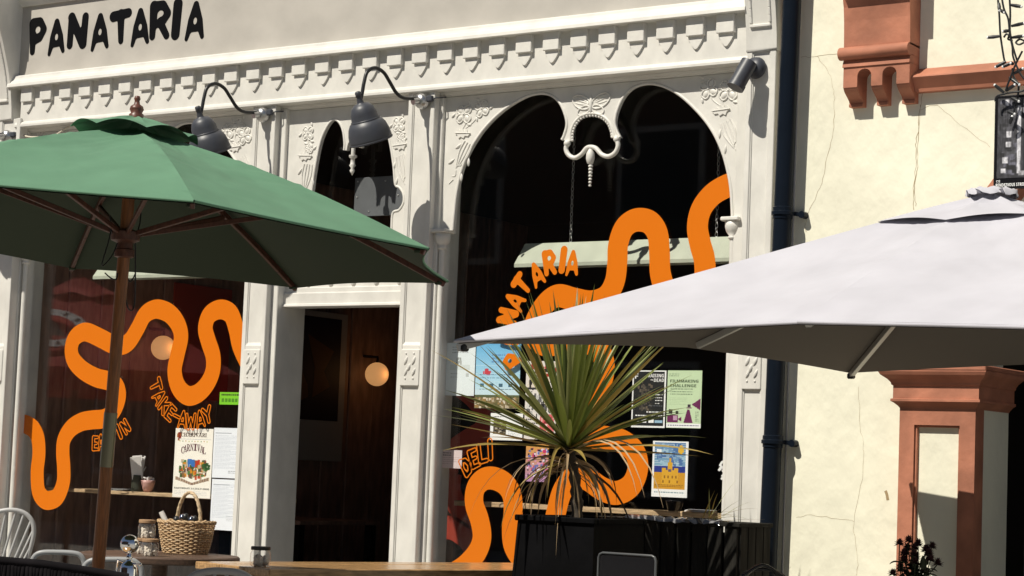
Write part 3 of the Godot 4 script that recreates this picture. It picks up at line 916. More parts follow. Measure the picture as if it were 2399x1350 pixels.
	band(r1, s1, 0.121, zz, 0.001)
	part(wl, "orange_ribbon", r1, ov)
	var s2 := curve([Vector2(-0.438, 0.629), Vector2(-0.359, 0.678), Vector2(-0.284, 0.755), Vector2(-0.253, 0.838), Vector2(-0.273, 0.93), Vector2(-0.315, 1.022), Vector2(-0.31, 1.104), Vector2(-0.261, 1.155), Vector2(-0.192, 1.165), Vector2(-0.113, 1.137), Vector2(-0.064, 1.078), Vector2(-0.051, 0.986), Vector2(-0.058, 0.894), Vector2(-0.04, 0.802), Vector2(0.025, 0.737), Vector2(0.11, 0.73), Vector2(0.177, 0.791), Vector2(0.206, 0.883), Vector2(0.231, 0.998), Vector2(0.267, 1.114), Vector2(0.338, 1.189), Vector2(0.42, 1.183), Vector2(0.516, 1.134), Vector2(0.61, 1.115), Vector2(0.696, 1.157), Vector2(0.735, 1.243), Vector2(0.716, 1.327), Vector2(0.639, 1.383), Vector2(0.545, 1.401), Vector2(0.437, 1.41), Vector2(0.346, 1.435), Vector2(0.324, 1.492), Vector2(0.368, 1.561), Vector2(0.446, 1.631), Vector2(0.497, 1.711), Vector2(0.504, 1.802), Vector2(0.457, 1.882), Vector2(0.361, 1.916), Vector2(0.237, 1.91), Vector2(0.126, 1.898), Vector2(0.057, 1.929), Vector2(0.037, 1.999), Vector2(0.067, 2.069), Vector2(0.129, 2.138), Vector2(0.198, 2.165), Vector2(0.296, 2.143), Vector2(0.406, 2.127), Vector2(0.5, 2.156), Vector2(0.551, 2.235), Vector2(0.563, 2.337), Vector2(0.564, 2.429), Vector2(0.593, 2.513), Vector2(0.645, 2.554), Vector2(0.706, 2.561), Vector2(0.765, 2.539), Vector2(0.809, 2.478), Vector2(0.824, 2.376), Vector2(0.833, 2.274), Vector2(0.87, 2.184), Vector2(0.937, 2.127), Vector2(1.015, 2.13), Vector2(1.077, 2.18), Vector2(1.102, 2.257), Vector2(1.096, 2.342), Vector2(1.068, 2.425), Vector2(1.049, 2.515), Vector2(1.069, 2.604), Vector2(1.13, 2.675), Vector2(1.21, 2.716), Vector2(1.297, 2.739)])
	var r2 := mb()
	band(r2, s2, 0.126, zz, 0.001)
	part(wr, "orange_ribbon", r2, ov)
	var arc := [Vector3(-0.089, 1.819, -0.158), Vector3(-0.131, 1.929, -0.158), Vector3(-0.137, 2.054, -0.158), Vector3(-0.092, 2.139, -0.158), Vector3(-0.054, 2.23, -0.158), Vector3(0.046, 2.284, -0.158), Vector3(0.128, 2.343, -0.158), Vector3(0.214, 2.358, -0.158), Vector3(0.276, 2.34, -0.158)]
	var turn := [112, 95, 78, 62, 48, 24, 8, -6, -4]
	for i in 9:
		put_letter(wr, "PANATARIA"[i], arc[i] + Vector3(0, 0, 0.0006), turn[i], 0.09 if i != 7 else 0.055, 0.135, ov, 1.2, 0.0, 0.001)
	var w1 := [Vector3(-2.792, 1.655, -0.158), Vector3(-2.761, 1.581, -0.158), Vector3(-2.709, 1.524, -0.158), Vector3(-2.655, 1.483, -0.158), Vector3(-2.6, 1.465, -0.158), Vector3(-2.551, 1.445, -0.158), Vector3(-2.482, 1.433, -0.158), Vector3(-2.405, 1.45, -0.158), Vector3(-2.344, 1.477, -0.158)]
	var t1 := [-72, -56, -44, -34, -24, -8, 2, 12, 22]
	for i in 9:
		put_letter(wl, "TAKE-AWAY"[i], w1[i] + Vector3(0, 0, 0.0006), t1[i], 0.085, 0.108, ov, 0.95, 0.0033, 0.001)
	var w2 := [Vector3(-3.296, 1.281, -0.158), Vector3(-3.247, 1.29, -0.158), Vector3(-3.198, 1.305, -0.158), Vector3(-3.151, 1.324, -0.158), Vector3(-3.093, 1.358, -0.158), Vector3(-3.039, 1.391, -0.158)]
	for i in 6:
		put_letter(wl, "EAT-IN"[i], w2[i] + Vector3(0, 0, 0.0006), [2, 8, 16, 22, 32, 40][i], 0.062, 0.1, ov, 0.95, 0.0033, 0.001)
	var w3 := [Vector3(-0.378, 1.224, -0.158), Vector3(-0.328, 1.27, -0.158), Vector3(-0.271, 1.298, -0.158), Vector3(-0.22, 1.32, -0.158)]
	for i in 4:
		put_letter(wr, "DELI"[i], w3[i] + Vector3(0, 0, 0.0006), [32, 22, 12, 6][i], 0.075, 0.115, ov, 0.95, 0.0033, 0.001)

func house() -> void:
	var wc: Material = mats["wall cream"]
	var tc: Material = mats["terracotta"]
	var b := thing("cream_house", "cream rendered house next door with terracotta bracket, band and arched doorway", "building", Vector3(3.5, 0, 0))
	# wall with an arched doorway
	var C := Vector2(3.72, 1.86)
	var pts := [Vector2(1.58, 0), Vector2(2.4, 0), Vector2(2.4, 1.86)]
	pts[1] = Vector2(2.66, 0)
	pts[2] = Vector2(2.66, 1.86)
	for k in 13:
		var a := PI - PI * k / 12.0
		pts.append(C + Vector2(cos(a), sin(a)) * 1.06)
	pts.append_array([Vector2(4.78, 0), Vector2(9, 0), Vector2(9, 7.4), Vector2(1.58, 7.4)])
	var st := mb()
	plate(st, pts, -0.35, -0.03)
	part(b, "wall", st, wc)
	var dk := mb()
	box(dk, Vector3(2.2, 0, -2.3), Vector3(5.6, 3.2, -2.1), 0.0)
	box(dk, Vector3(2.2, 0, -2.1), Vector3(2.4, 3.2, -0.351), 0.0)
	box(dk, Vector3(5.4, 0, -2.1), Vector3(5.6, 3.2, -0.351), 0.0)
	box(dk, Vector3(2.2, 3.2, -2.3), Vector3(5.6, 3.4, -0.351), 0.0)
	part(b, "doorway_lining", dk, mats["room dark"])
	var dp := mb()
	box(dp, Vector3(2.8, 0, -0.34), Vector3(2.83, 1.8, -0.3), 0.004)
	part(b, "door_frame", dp, mats["grey metal"])
	# arch band round the doorway
	var ring := mb()
	for k in 26:
		var a0 := PI - PI * k / 26.0
		var a1 := PI - PI * (k + 1) / 26.0
		var f := func(a: float, r: float, z: float) -> Vector3: return Vector3(C.x + cos(a) * r, C.y + sin(a) * r, z)
		flat(ring)
		quad(ring, f.call(a0, 1.25, 0.05), f.call(a1, 1.25, 0.05), f.call(a1, 1.12, 0.05), f.call(a0, 1.12, 0.05), Vector3.BACK)
		quad(ring, f.call(a0, 1.25, 0.05), f.call(a1, 1.25, 0.05), f.call(a1, 1.25, -0.03), f.call(a0, 1.25, -0.03), Vector3(cos(a0), sin(a0), 0))
		quad(ring, f.call(a0, 1.12, 0.05), f.call(a1, 1.12, 0.05), f.call(a1, 1.05, -0.36), f.call(a0, 1.05, -0.36), -Vector3(cos(a0), sin(a0), 0))
	part(b, "arch_band", ring, tc)
	# framed pier left of the doorway
	var x0 := 2.335
	var x1 := 2.715
	var z1 := 0.1
	var pr := mb()
	var fr := mb()
	box(pr, Vector3(x0 + 0.001, 0, -0.3), Vector3(x1 - 0.001, 1.59, z1 - 0.03), 0.003)
	plate(fr, [Vector2(x0, 0), Vector2(x0, 1.585), Vector2(x1, 1.585), Vector2(x1, 0), Vector2(x1 - 0.077, 0), Vector2(x1 - 0.077, 1.498), Vector2(x0 + 0.075, 1.498), Vector2(x0 + 0.075, 0)], 0.0, z1)
	var inn := mb()
	box(inn, Vector3(x0 + 0.075, 0, 0.0), Vector3(x0 + 0.086, 1.498, z1 - 0.012), 0.003)
	box(inn, Vector3(x1 - 0.087, 0, 0.0), Vector3(x1 - 0.077, 1.498, z1 - 0.012), 0.003)
	box(inn, Vector3(x0 + 0.086, 1.488, 0.0), Vector3(x1 - 0.087, 1.498, z1 - 0.0135), 0.003)
	var p := part(b, "pier", pr, wc)
	var fp := part(p, "pier_frame", fr, tc)
	fp.name = "pier_frame"
	part(p, "panel_moulding", inn, tc)
	var cp := mb()
	var step := func(y0: float, y1: float, g0: float, g1: float) -> void:
		# a course of the capital whose overhang grows from g0 to g1
		flat(cp)
		var q := func(g: float, y: float) -> Array: return [Vector3(x0 - g, y, -0.3), Vector3(x0 - g, y, z1 + g), Vector3(x1 + g, y, z1 + g), Vector3(x1 + g, y, -0.3)]
		var lo: Array = q.call(g0, y0)
		var hi: Array = q.call(g1, y1)
		var hs := [Vector3.LEFT, Vector3.BACK, Vector3.RIGHT]
		for k in 3:
			var n: Vector3 = hs[k]
			if absf(y1 - y0) < 1e-4: n = Vector3.DOWN if g1 > g0 else Vector3.UP
			quad(cp, lo[k], lo[k + 1], hi[k + 1], hi[k], n)
	for s in [[1.575, 1.585, 0.0, 0.006], [1.585, 1.6, 0.006, 0.022], [1.6, 1.607, 0.022, 0.034], [1.607, 1.618, 0.034, 0.034], [1.618, 1.62, 0.034, 0.025], [1.62, 1.68, 0.025, 0.025], [1.68, 1.685, 0.025, 0.032], [1.685, 1.695, 0.032, 0.034], [1.695, 1.71, 0.034, 0.046], [1.71, 1.73, 0.046, 0.072], [1.73, 1.745, 0.072, 0.08], [1.745, 1.75, 0.08, 0.08]]:
		step.call(s[0], s[1], s[2], s[3])
	box(cp, Vector3(x0 - 0.078, 1.75, -0.3), Vector3(x1 + 0.078, 1.775, z1 + 0.078), 0.004)
	part(p, "capital", cp, tc)
	# bracket high on the wall
	var bx0 := 1.985
	var bx1 := 2.335
	var k1 := mb()
	mould(k1, [Vector2(-0.05, 3.32), Vector2(0.1, 3.325), Vector2(0.103, 3.4), Vector2(0.106, 3.46), Vector2(0.114, 3.53), Vector2(0.13, 3.585), Vector2(0.155, 3.61), Vector2(0.185, 3.618), Vector2(0.185, 4.3), Vector2(-0.05, 4.3)], bx0, bx1)
	var br := part(b, "bracket", k1, tc)
	br.position.z = -0.018
	var k2 := mb()
	var roll := []
	for k in 9:
		var a := -PI * 0.75 + PI * 1.35 * k / 8.0
		roll.append(Vector2(0.1 + cos(a) * 0.032, 3.302 + sin(a) * 0.032))
	var rp := [Vector2(-0.05, 3.27)]
	rp.append_array(roll)
	rp.append(Vector2(-0.05, 3.33))
	mould(k2, rp, bx0 - 0.02, bx1, true)
	mould(k2, [Vector2(-0.05, 3.235), Vector2(0.105, 3.235), Vector2(0.1, 3.255), Vector2(0.09, 3.275), Vector2(-0.05, 3.275)], bx0 - 0.004, bx1)
	part(br, "roll_moulding", k2, tc)
	var k3 := mb()
	var notch := [Vector2(bx0, 3.135)]
	for cx in [bx0 + 0.112, bx0 + 0.245]:
		notch.append(Vector2(cx - 0.037, 3.135))
		for k in 9:
			var a := PI - PI * k / 8.0
			notch.append(Vector2(cx + cos(a) * 0.037, 3.19 + sin(a) * 0.033))
		notch.append(Vector2(cx + 0.037, 3.135))
	notch.append_array([Vector2(bx1, 3.135), Vector2(bx1, 3.237), Vector2(bx0, 3.237)])
	plate(k3, notch, -0.03, 0.098)
	for e in [[bx0 + 0.0005, bx0 + 0.0745], [bx0 + 0.1495, bx0 + 0.2075], [bx0 + 0.2825, bx1 - 0.0005]]:
		var foot := [Vector2(-0.05, 3.137)]
		foot.append_array(curve([Vector2(0.0975, 3.137), Vector2(0.085, 3.118), Vector2(0.06, 3.1), Vector2(0.034, 3.082), Vector2(0.024, 3.068)], 4))
		foot.append_array([Vector2(0.03, 3.064), Vector2(0.03, 3.05), Vector2(-0.05, 3.05)])
		mould(k3, foot, e[0], e[1])
	part(br, "foot_block", k3, tc)
	var sc := mb()
	mould(sc, [Vector2(-0.05, 3.222), Vector2(-0.03, 3.222), Vector2(0.055, 3.172), Vector2(0.058, 3.165), Vector2(0.05, 3.155), Vector2(0.02, 3.115), Vector2(0.015, 3.1), Vector2(-0.05, 3.1)], bx1 + 0.002, 9.0)
	part(b, "string_course", sc, tc)
	# eaves far above the frame
	part(b, "eaves", bbox(Vector3(1.6, 7.4, -0.4), Vector3(9, 7.6, 0.25), 0.01), tc)
	# hairline cracks in the render
	var cr := [
		[Vector2(1.784, 3.327), Vector2(1.833, 3.265), Vector2(1.87, 3.187), Vector2(1.885, 3.089), Vector2(1.882, 2.94), Vector2(1.853, 2.813), Vector2(1.826, 2.686), Vector2(1.782, 2.592), Vector2(1.755, 2.54)],
		[Vector2(2.344, 3.047), Vector2(2.338, 2.933), Vector2(2.327, 2.85), Vector2(2.329, 2.746), Vector2(2.319, 2.622), Vector2(2.326, 2.539)],
		[Vector2(2.353, 3.14), Vector2(2.349, 3.026), Vector2(2.335, 2.871), Vector2(2.336, 2.746), Vector2(2.327, 2.643), Vector2(2.334, 2.549)],
		[Vector2(1.696, 3.332), Vector2(1.772, 3.328), Vector2(1.901, 3.334)],
		[Vector2(2.349, 3.024), Vector2(2.431, 3.035), Vector2(2.553, 2.936), Vector2(2.706, 2.819)],
		[Vector2(2.058, 1.684), Vector2(2.065, 1.518), Vector2(2.089, 1.385), Vector2(2.087, 1.241), Vector2(2.047, 1.024), Vector2(2.074, 0.872), Vector2(2.068, 0.769)],
		[Vector2(1.738, 1.037), Vector2(1.817, 1.049), Vector2(1.956, 1.04), Vector2(2.047, 1.03)],
		[Vector2(1.755, 2.54), Vector2(1.749, 2.508), Vector2(1.739, 2.466), Vector2(1.751, 2.444)],
	]
	for i in cr.size():
		var c := mb()
		var w := []
		var line := curve(cr[i], 5)
		for k in line.size():
			line[k] += Vector2(rng.randf_range(-0.004, 0.004), rng.randf_range(-0.004, 0.004))
			w.append([0.0016, 0.003, 0.0024, 0.0014, 0.0013, 0.0012, 0.001, 0.0013][i] * rng.randf_range(0.4, 1.2))
		band(c, line, w, -0.0296, 0.0006)
		part(b, "crack", c, mats["crack"])
	var chip := mb()
	band(chip, curve([Vector2(2.211, 1.184), Vector2(2.219, 1.164), Vector2(2.224, 1.14)]), 0.014, -0.0296, 0.001)
	part(b, "chipped_patch", chip, mats["crack"])

func downpipe() -> void:
	var p := thing("downpipe", "dark blue cast downpipe between the cream shopfront and the house", "pipe", Vector3(1.69, 0, 0.05))
	var top := Vector3(1.676, 3.609, 0.05)
	var bot := Vector3(1.632, 1.057, 0.05)
	var d := (top - bot) / (top.y - bot.y)
	var a := bot - d * bot.y
	var z := top + d * 2.0
	var st := mb()
	tube(st, [a, z], 0.046, 20)
	part(p, "pipe", st, mats["pipe blue"])
	for y in [Vector3(1.66, 2.534, 0.05), Vector3(1.627, 1.402, 0.05)]:
		var c := mb()
		var at: Vector3 = a + d * y.y
		lathe(c, [Vector2(0.046, -0.03), Vector2(0.05, -0.028), Vector2(0.05, -0.012), Vector2(0.057, -0.01), Vector2(0.057, 0.006), Vector2(0.051, 0.01), Vector2(0.051, 0.028), Vector2(0.046, 0.032)], Transform3D(Basis(), at), 20, true)
		var cm := part(p, "collar", c, mats["pipe blue"])
		var e := mb()
		bar(e, at + Vector3(0.045, 0, -0.03), at + Vector3(0.085, -0.005, -0.05), 0.012, 0.02)
		tube(e, [at + Vector3(0.085, -0.005, -0.085), at + Vector3(0.085, -0.005, -0.035)], 0.018, 12)
		part(cm, "fixing_lug", e, mats["pipe blue"])
	var ca := mb()
	tube(ca, [a + Vector3(0.06, 0.2, -0.07), a + Vector3(0.063, 2.0, -0.07), a + Vector3(0.075, 4.4, -0.07)], 0.006, 8)
	part(p, "grey_cable", ca, mats["chair grey"])

# ---------------------------------------------------------------- lamps on the front
func gooseneck(label: String, dx: float) -> void:
	# modelled on the lamp left of the door, then shifted along the wall
	var o := Vector3(dx, 0, 0)
	var t := thing("wall_lamp", label, "lamp", Vector3(-1.862, 3.27, 0.0) + o, "gooseneck lamps along the shopfront")
	var mt := mb()
	lathe(mt, [Vector2(0, 0.05), Vector2(0.03, 0.048), Vector2(0.042, 0.03), Vector2(0.046, 0.0)], Transform3D(Basis(Vector3.RIGHT, PI / 2), Vector3(-1.862, 3.262, 0.002) + o), 16)
	tube(mt, [Vector3(-1.862, 3.262, 0.04) + o, Vector3(-1.872, 3.25, 0.085) + o], 0.02, 12)
	var mo := part(t, "mount", mt, mats["dull steel"])
	var bx := mb()
	box(bx, Vector3(-1.85, 3.255, 0.003) + o, Vector3(-1.785, 3.29, 0.03) + o, 0.006)
	tube(bx, [Vector3(-1.79, 3.27, 0.018) + o, Vector3(-1.765, 3.276, 0.01) + o, Vector3(-1.75, 3.29, -0.06) + o], 0.004, 6)
	part(mo, "junction_box", bx, mats["grey metal"])
	var arm := curve([Vector3(-1.865, 3.274, 0.048), Vector3(-1.882, 3.259, 0.145), Vector3(-1.893, 3.278, 0.208), Vector3(-1.903, 3.335, 0.264), Vector3(-1.911, 3.379, 0.31), Vector3(-1.922, 3.394, 0.372), Vector3(-1.932, 3.363, 0.425), Vector3(-1.935, 3.302, 0.445), Vector3(-1.937, 3.245, 0.454), Vector3(-1.939, 3.188, 0.465)])
	for i in arm.size(): arm[i] += o
	var ar := mb()
	tube(ar, arm, 0.0105, 10)
	part(t, "arm", ar, mats["dark cable"])
	var top: Vector3 = arm[-1]
	var axis := Vector3(0.07, -0.9, -0.4).normalized()
	var s := axis.cross(Vector3(0.17, 0, -0.985)).normalized()
	var xf := Transform3D(Basis(s, -axis, s.cross(-axis)), top)
	var sh := mb()
	lathe(sh, [Vector2(0.014, 0.03), Vector2(0.018, 0.0), Vector2(0.02, -0.006), Vector2(0.042, -0.012), Vector2(0.062, -0.033), Vector2(0.073, -0.064), Vector2(0.077, -0.1), Vector2(0.079, -0.104), Vector2(0.092, -0.112), Vector2(0.106, -0.135), Vector2(0.116, -0.17), Vector2(0.12, -0.205), Vector2(0.121, -0.222), Vector2(0.116, -0.222), Vector2(0.1, -0.14), Vector2(0.06, -0.08), Vector2(0, -0.04)], xf, 28)
	var sp := part(t, "shade", sh, mats["grey metal"])
	var bd := mb()
	lathe(bd, [Vector2(0.0772, -0.096), Vector2(0.083, -0.102), Vector2(0.08, -0.108)], xf, 28)
	part(sp, "bead", bd, mats["grey metal"])
	bd = mb()
	lathe(bd, [Vector2(0.1202, -0.214), Vector2(0.1245, -0.22), Vector2(0.1202, -0.226)], xf, 28)
	part(sp, "rim", bd, mats["grey metal"])
	var cl := mb()
	lathe(cl, [Vector2(0.0115, 0.06), Vector2(0.017, 0.055), Vector2(0.017, 0.03), Vector2(0.0145, 0.0285)], xf, 12)
	part(t, "socket", cl, mats["grey metal"])

func spot_lamp() -> void:
	var t := thing("spotlight", "small dark grey cylinder spotlight on the right-hand shopfront pilaster", "lamp", Vector3(1.462, 3.3, 0.02))
	var st := mb()
	lathe(st, [Vector2(0, 0.03), Vector2(0.05, 0.028), Vector2(0.056, 0.0)], Transform3D(Basis(Vector3.RIGHT, PI / 2), Vector3(1.468, 3.285, 0.02)), 20)
	tube(st, [Vector3(1.468, 3.285, 0.045), Vector3(1.462, 3.28, 0.1)], 0.022, 12)
	part(t, "base", st, mats["grey metal"])
	var c := mb()
	var a := Vector3(1.47, 3.3, 0.1)
	var b := Vector3(1.435, 3.185, 0.15)
	tube(c, [a, b], 0.042, 22)
	tube(c, [b, b + (b - a) * 0.03, b + (b - a) * 0.2], 0.045, 22)
	part(t, "barrel", c, mats["grey metal"])

# ---------------------------------------------------------------- parasols
func canopy(st: SurfaceTool, apex: Vector3, rim: Array, sag: float, arch: float, drop: float, from := 0.02, to := 1.0, ruffle := 0.0, wrinkle := 0.0, nu := 16, nv := 12) -> void:
	smooth(st)
	var crease := FastNoiseLite.new()
	crease.seed = 4
	crease.frequency = 0.06
	crease.fractal_octaves = 3
	var n := rim.size()
	var up := Vector3.UP
	var mid := Vector3.ZERO
	for p in rim: mid += p / n
	for i in n:
		var g := []
		for a in nu + 1:
			var row := []
			for b in nv + 1:
				var v := float(b) / nv
				var u := lerpf(from, to, float(a) / nu)
				var e := sin(PI * v)
				var edge: Vector3 = rim[i].lerp(rim[(i + 1) % n], v)
				edge = edge.lerp(mid, sag * e) + up * arch * e
				var p: Vector3 = apex.lerp(edge, u)
				p += up * (drop * sin(PI * u) - 0.02 * e * sin(PI * u))
				if ruffle > 0.0: p += up * ruffle * sin(v * TAU * 2.0 + i) * pow(u, 4.0)
				if wrinkle > 0.0:
					# tension folds: short puckers along each rib seam, long soft creases across the panel
					var s0 := exp(-v * 7.0) * (1.0 - exp(-v * 60.0)) + exp(-(1.0 - v) * 7.0) * (1.0 - exp(-(1.0 - v) * 60.0))
					var f1 := crease.get_noise_2d(u * 260.0 + i * 91.0, v * 28.0 + i * 37.0)
					var f2 := crease.get_noise_2d((u + v * 0.8) * 150.0 + i * 53.0, (v - u * 0.5) * 30.0)
					p += up * wrinkle * (2.6 * s0 * f1 + 0.9 * e * f2) * sin(PI * clampf(u, 0.05, 0.97))
				row.append(p)
			g.append(row)
		for a in nu:
			for b in nv:
				var h: Vector3 = (g[a][b] - mid) * 0.3 + up
				quad(st, g[a][b], g[a][b + 1], g[a + 1][b + 1], g[a + 1][b], h)

func green_parasol() -> void:
	var t := thing("parasol", "green cloth parasol with wooden ribs, finial and pole", "parasol", Vector3(0.866, 0, 3.824))
	var apex := Vector3(1.041, 2.4, 3.9)
	var c := Vector3(1.03, 1.995, 3.92)
	var N := Vector3(0.029, 0.998, -0.049).normalized()
	var ax := Vector3(2.057, 2.0, 4.631) - c
	ax = (ax - N * ax.dot(N)).normalized()
	var az := N.cross(ax)
	var rim := []
	for k in 8:
		var a := TAU * k / 8.0
		rim.append(c + (ax * cos(a) + az * sin(a)) * 1.25)
	var st := mb()
	canopy(st, apex, rim, 0.045, 0.004, 0.035, 0.03, 1.0, 0.0, 0.0065, 44, 30)
	var cn := part(t, "canopy", st, mats["green cloth"])
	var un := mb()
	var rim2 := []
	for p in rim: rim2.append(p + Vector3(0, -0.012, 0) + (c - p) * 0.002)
	canopy(un, apex + Vector3(0, -0.012, 0), rim2, 0.045, 0.004, 0.035, 0.03, 1.0)  # added second layer whose dark colour paints the shade under the canopy
	part(cn, "shade_layer", un, mats["green cloth shade"])
	var hem := mb()
	for k in 8:
		var e := []
		for b in 13:
			var v := b / 12.0
			var p: Vector3 = rim[k].lerp(rim[(k + 1) % 8], v)
			e.append(p.lerp(c, 0.045 * sin(PI * v)) + Vector3(0, 0.004 * sin(PI * v) - 0.004, 0))
		tube(hem, e, 0.005, 6, false)
	part(cn, "hem", hem, mats["green cloth"])
	var vt := mb()
	var vr := []
	for k in 8:
		var a := TAU * k / 8.0
		vr.append(c + N * 0.375 + (ax * cos(a) + az * sin(a)) * 0.235)
	canopy(vt, apex + N * 0.045, vr, -0.05, 0.022, 0.012, 0.06, 1.0, 0.0, 0.004)
	part(cn, "vent_cap", vt, mats["green cloth"])
	var p0 := Vector3(0.866, 0, 3.824)
	var hub := Vector3(1.038, 2.022, 3.916)
	var pd := (hub - p0) / (hub.y - p0.y)
	var rib_m: Material = mats["rib wood"]
	for k in 8:
		var rb := mb()
		var r0: Vector3 = apex - N * 0.045
		var end: Vector3 = rim[k] + Vector3(0, -0.022, 0)
		var line := []
		for i in 9:
			var u := 0.04 + 0.95 * i / 8.0
			line.append(r0.lerp(end, u) + Vector3(0, 0.033 * sin(PI * u), 0))
		for i in 8: bar(rb, line[i], line[i + 1], 0.014, 0.022)
		var r := part(t, "rib", rb, rib_m)
		var sr := mb()
		bar(sr, p0 + pd * 2.0 + (line[4] - hub).normalized() * 0.04, line[4] - Vector3(0, 0.014, 0), 0.014, 0.018)
		part(r, "strut", sr, rib_m)
		var pk := mb()
		box(pk, -Vector3(0.012, 0.0, 0.012), Vector3(0.012, 0.012, 0.012), 0.004, Transform3D(Basis(), end + (c - end) * 0.03))
		part(r, "pocket", pk, mats["green cloth shade"])
	var pl := mb()
	tube(pl, [p0, p0 + pd * 1.163], 0.0235, 18)
	tube(pl, [p0 + pd * 1.36, p0 + pd * 2.36], 0.0225, 18)
	var po := part(t, "pole", pl, mats["pole wood"])
	var jt := mb()
	tube(jt, [p0 + pd * 1.163, p0 + pd * 1.36], 0.0245, 18)
	part(po, "metal_joint", jt, mats["pole joint"])
	var hb := mb()
	var ux := Transform3D(Basis(), p0 + pd * 1.995)
	lathe(hb, [Vector2(0.024, -0.075), Vector2(0.036, -0.07), Vector2(0.036, -0.045), Vector2(0.03, -0.04), Vector2(0.03, -0.02), Vector2(0.052, -0.01), Vector2(0.055, 0.02), Vector2(0.03, 0.03)], ux, 16, true)
	part(t, "runner", hb, rib_m)
	hb = mb()
	lathe(hb, [Vector2(0.024, 0.29), Vector2(0.055, 0.3), Vector2(0.055, 0.33), Vector2(0.024, 0.34)], ux, 16, true)
	part(t, "hub", hb, rib_m)
	var fn := mb()
	lathe(fn, [Vector2(0.026, 0.03), Vector2(0.027, 0.05), Vector2(0.02, 0.056), Vector2(0.026, 0.068), Vector2(0.023, 0.08), Vector2(0.011, 0.088), Vector2(0.009, 0.1), Vector2(0.012, 0.108), Vector2(0.009, 0.118), Vector2(0, 0.12)], Transform3D(Basis(), apex + Vector3(0.002, 0.0, 0)), 16)
	part(t, "finial", fn, mats["finial wood"])
	var cd := mb()
	tube(cd, curve([Vector3(1.03, 2.001, 3.883), Vector3(1.03, 1.997, 3.861), Vector3(1.03, 1.873, 3.849), Vector3(1.03, 1.779, 3.844), Vector3(1.03, 1.738, 3.852), Vector3(1.03, 1.742, 3.876), Vector3(1.03, 1.79, 3.892), Vector3(1.03, 1.852, 3.895)], 4), 0.0028, 6)
	tube(cd, curve([Vector3(1.045, 2.043, 3.995), Vector3(1.045, 1.981, 4.003), Vector3(1.045, 1.893, 4.03), Vector3(1.045, 1.883, 4.023), Vector3(1.045, 1.921, 3.985), Vector3(1.045, 1.97, 3.962)], 4), 0.0025, 6)
	tube(cd, curve([Vector3(1.02, 2.069, 3.981), Vector3(1.02, 2.009, 3.968), Vector3(1.02, 1.989, 3.936)], 4), 0.0025, 6)
	tube(cd, curve([Vector3(1.035, 2.125, 3.845), Vector3(1.035, 2.062, 3.844), Vector3(1.035, 2.009, 3.862), Vector3(1.035, 1.997, 3.887)], 4), 0.0025, 6)
	tube(cd, curve([Vector3(1.03, 1.858, 4), Vector3(1.03, 1.842, 3.969), Vector3(1.03, 1.841, 3.943), Vector3(1.03, 1.864, 3.937)], 4), 0.0025, 6)
	tube(cd, curve([Vector3(1.03, 1.853, 3.889), Vector3(1.03, 1.839, 3.87), Vector3(1.03, 1.873, 3.847)], 4), 0.0025, 6)
	part(t, "cord", cd, mats["dark cable"])
	var bs := mb()
	lathe(bs, [Vector2(0.0, 0.0), Vector2(0.26, 0.0), Vector2(0.26, 0.04), Vector2(0.05, 0.07), Vector2(0.04, 0.3), Vector2(0.0, 0.3)], Transform3D(Basis(), p0), 24, true)
	part(t, "base", bs, mats["grey metal"])

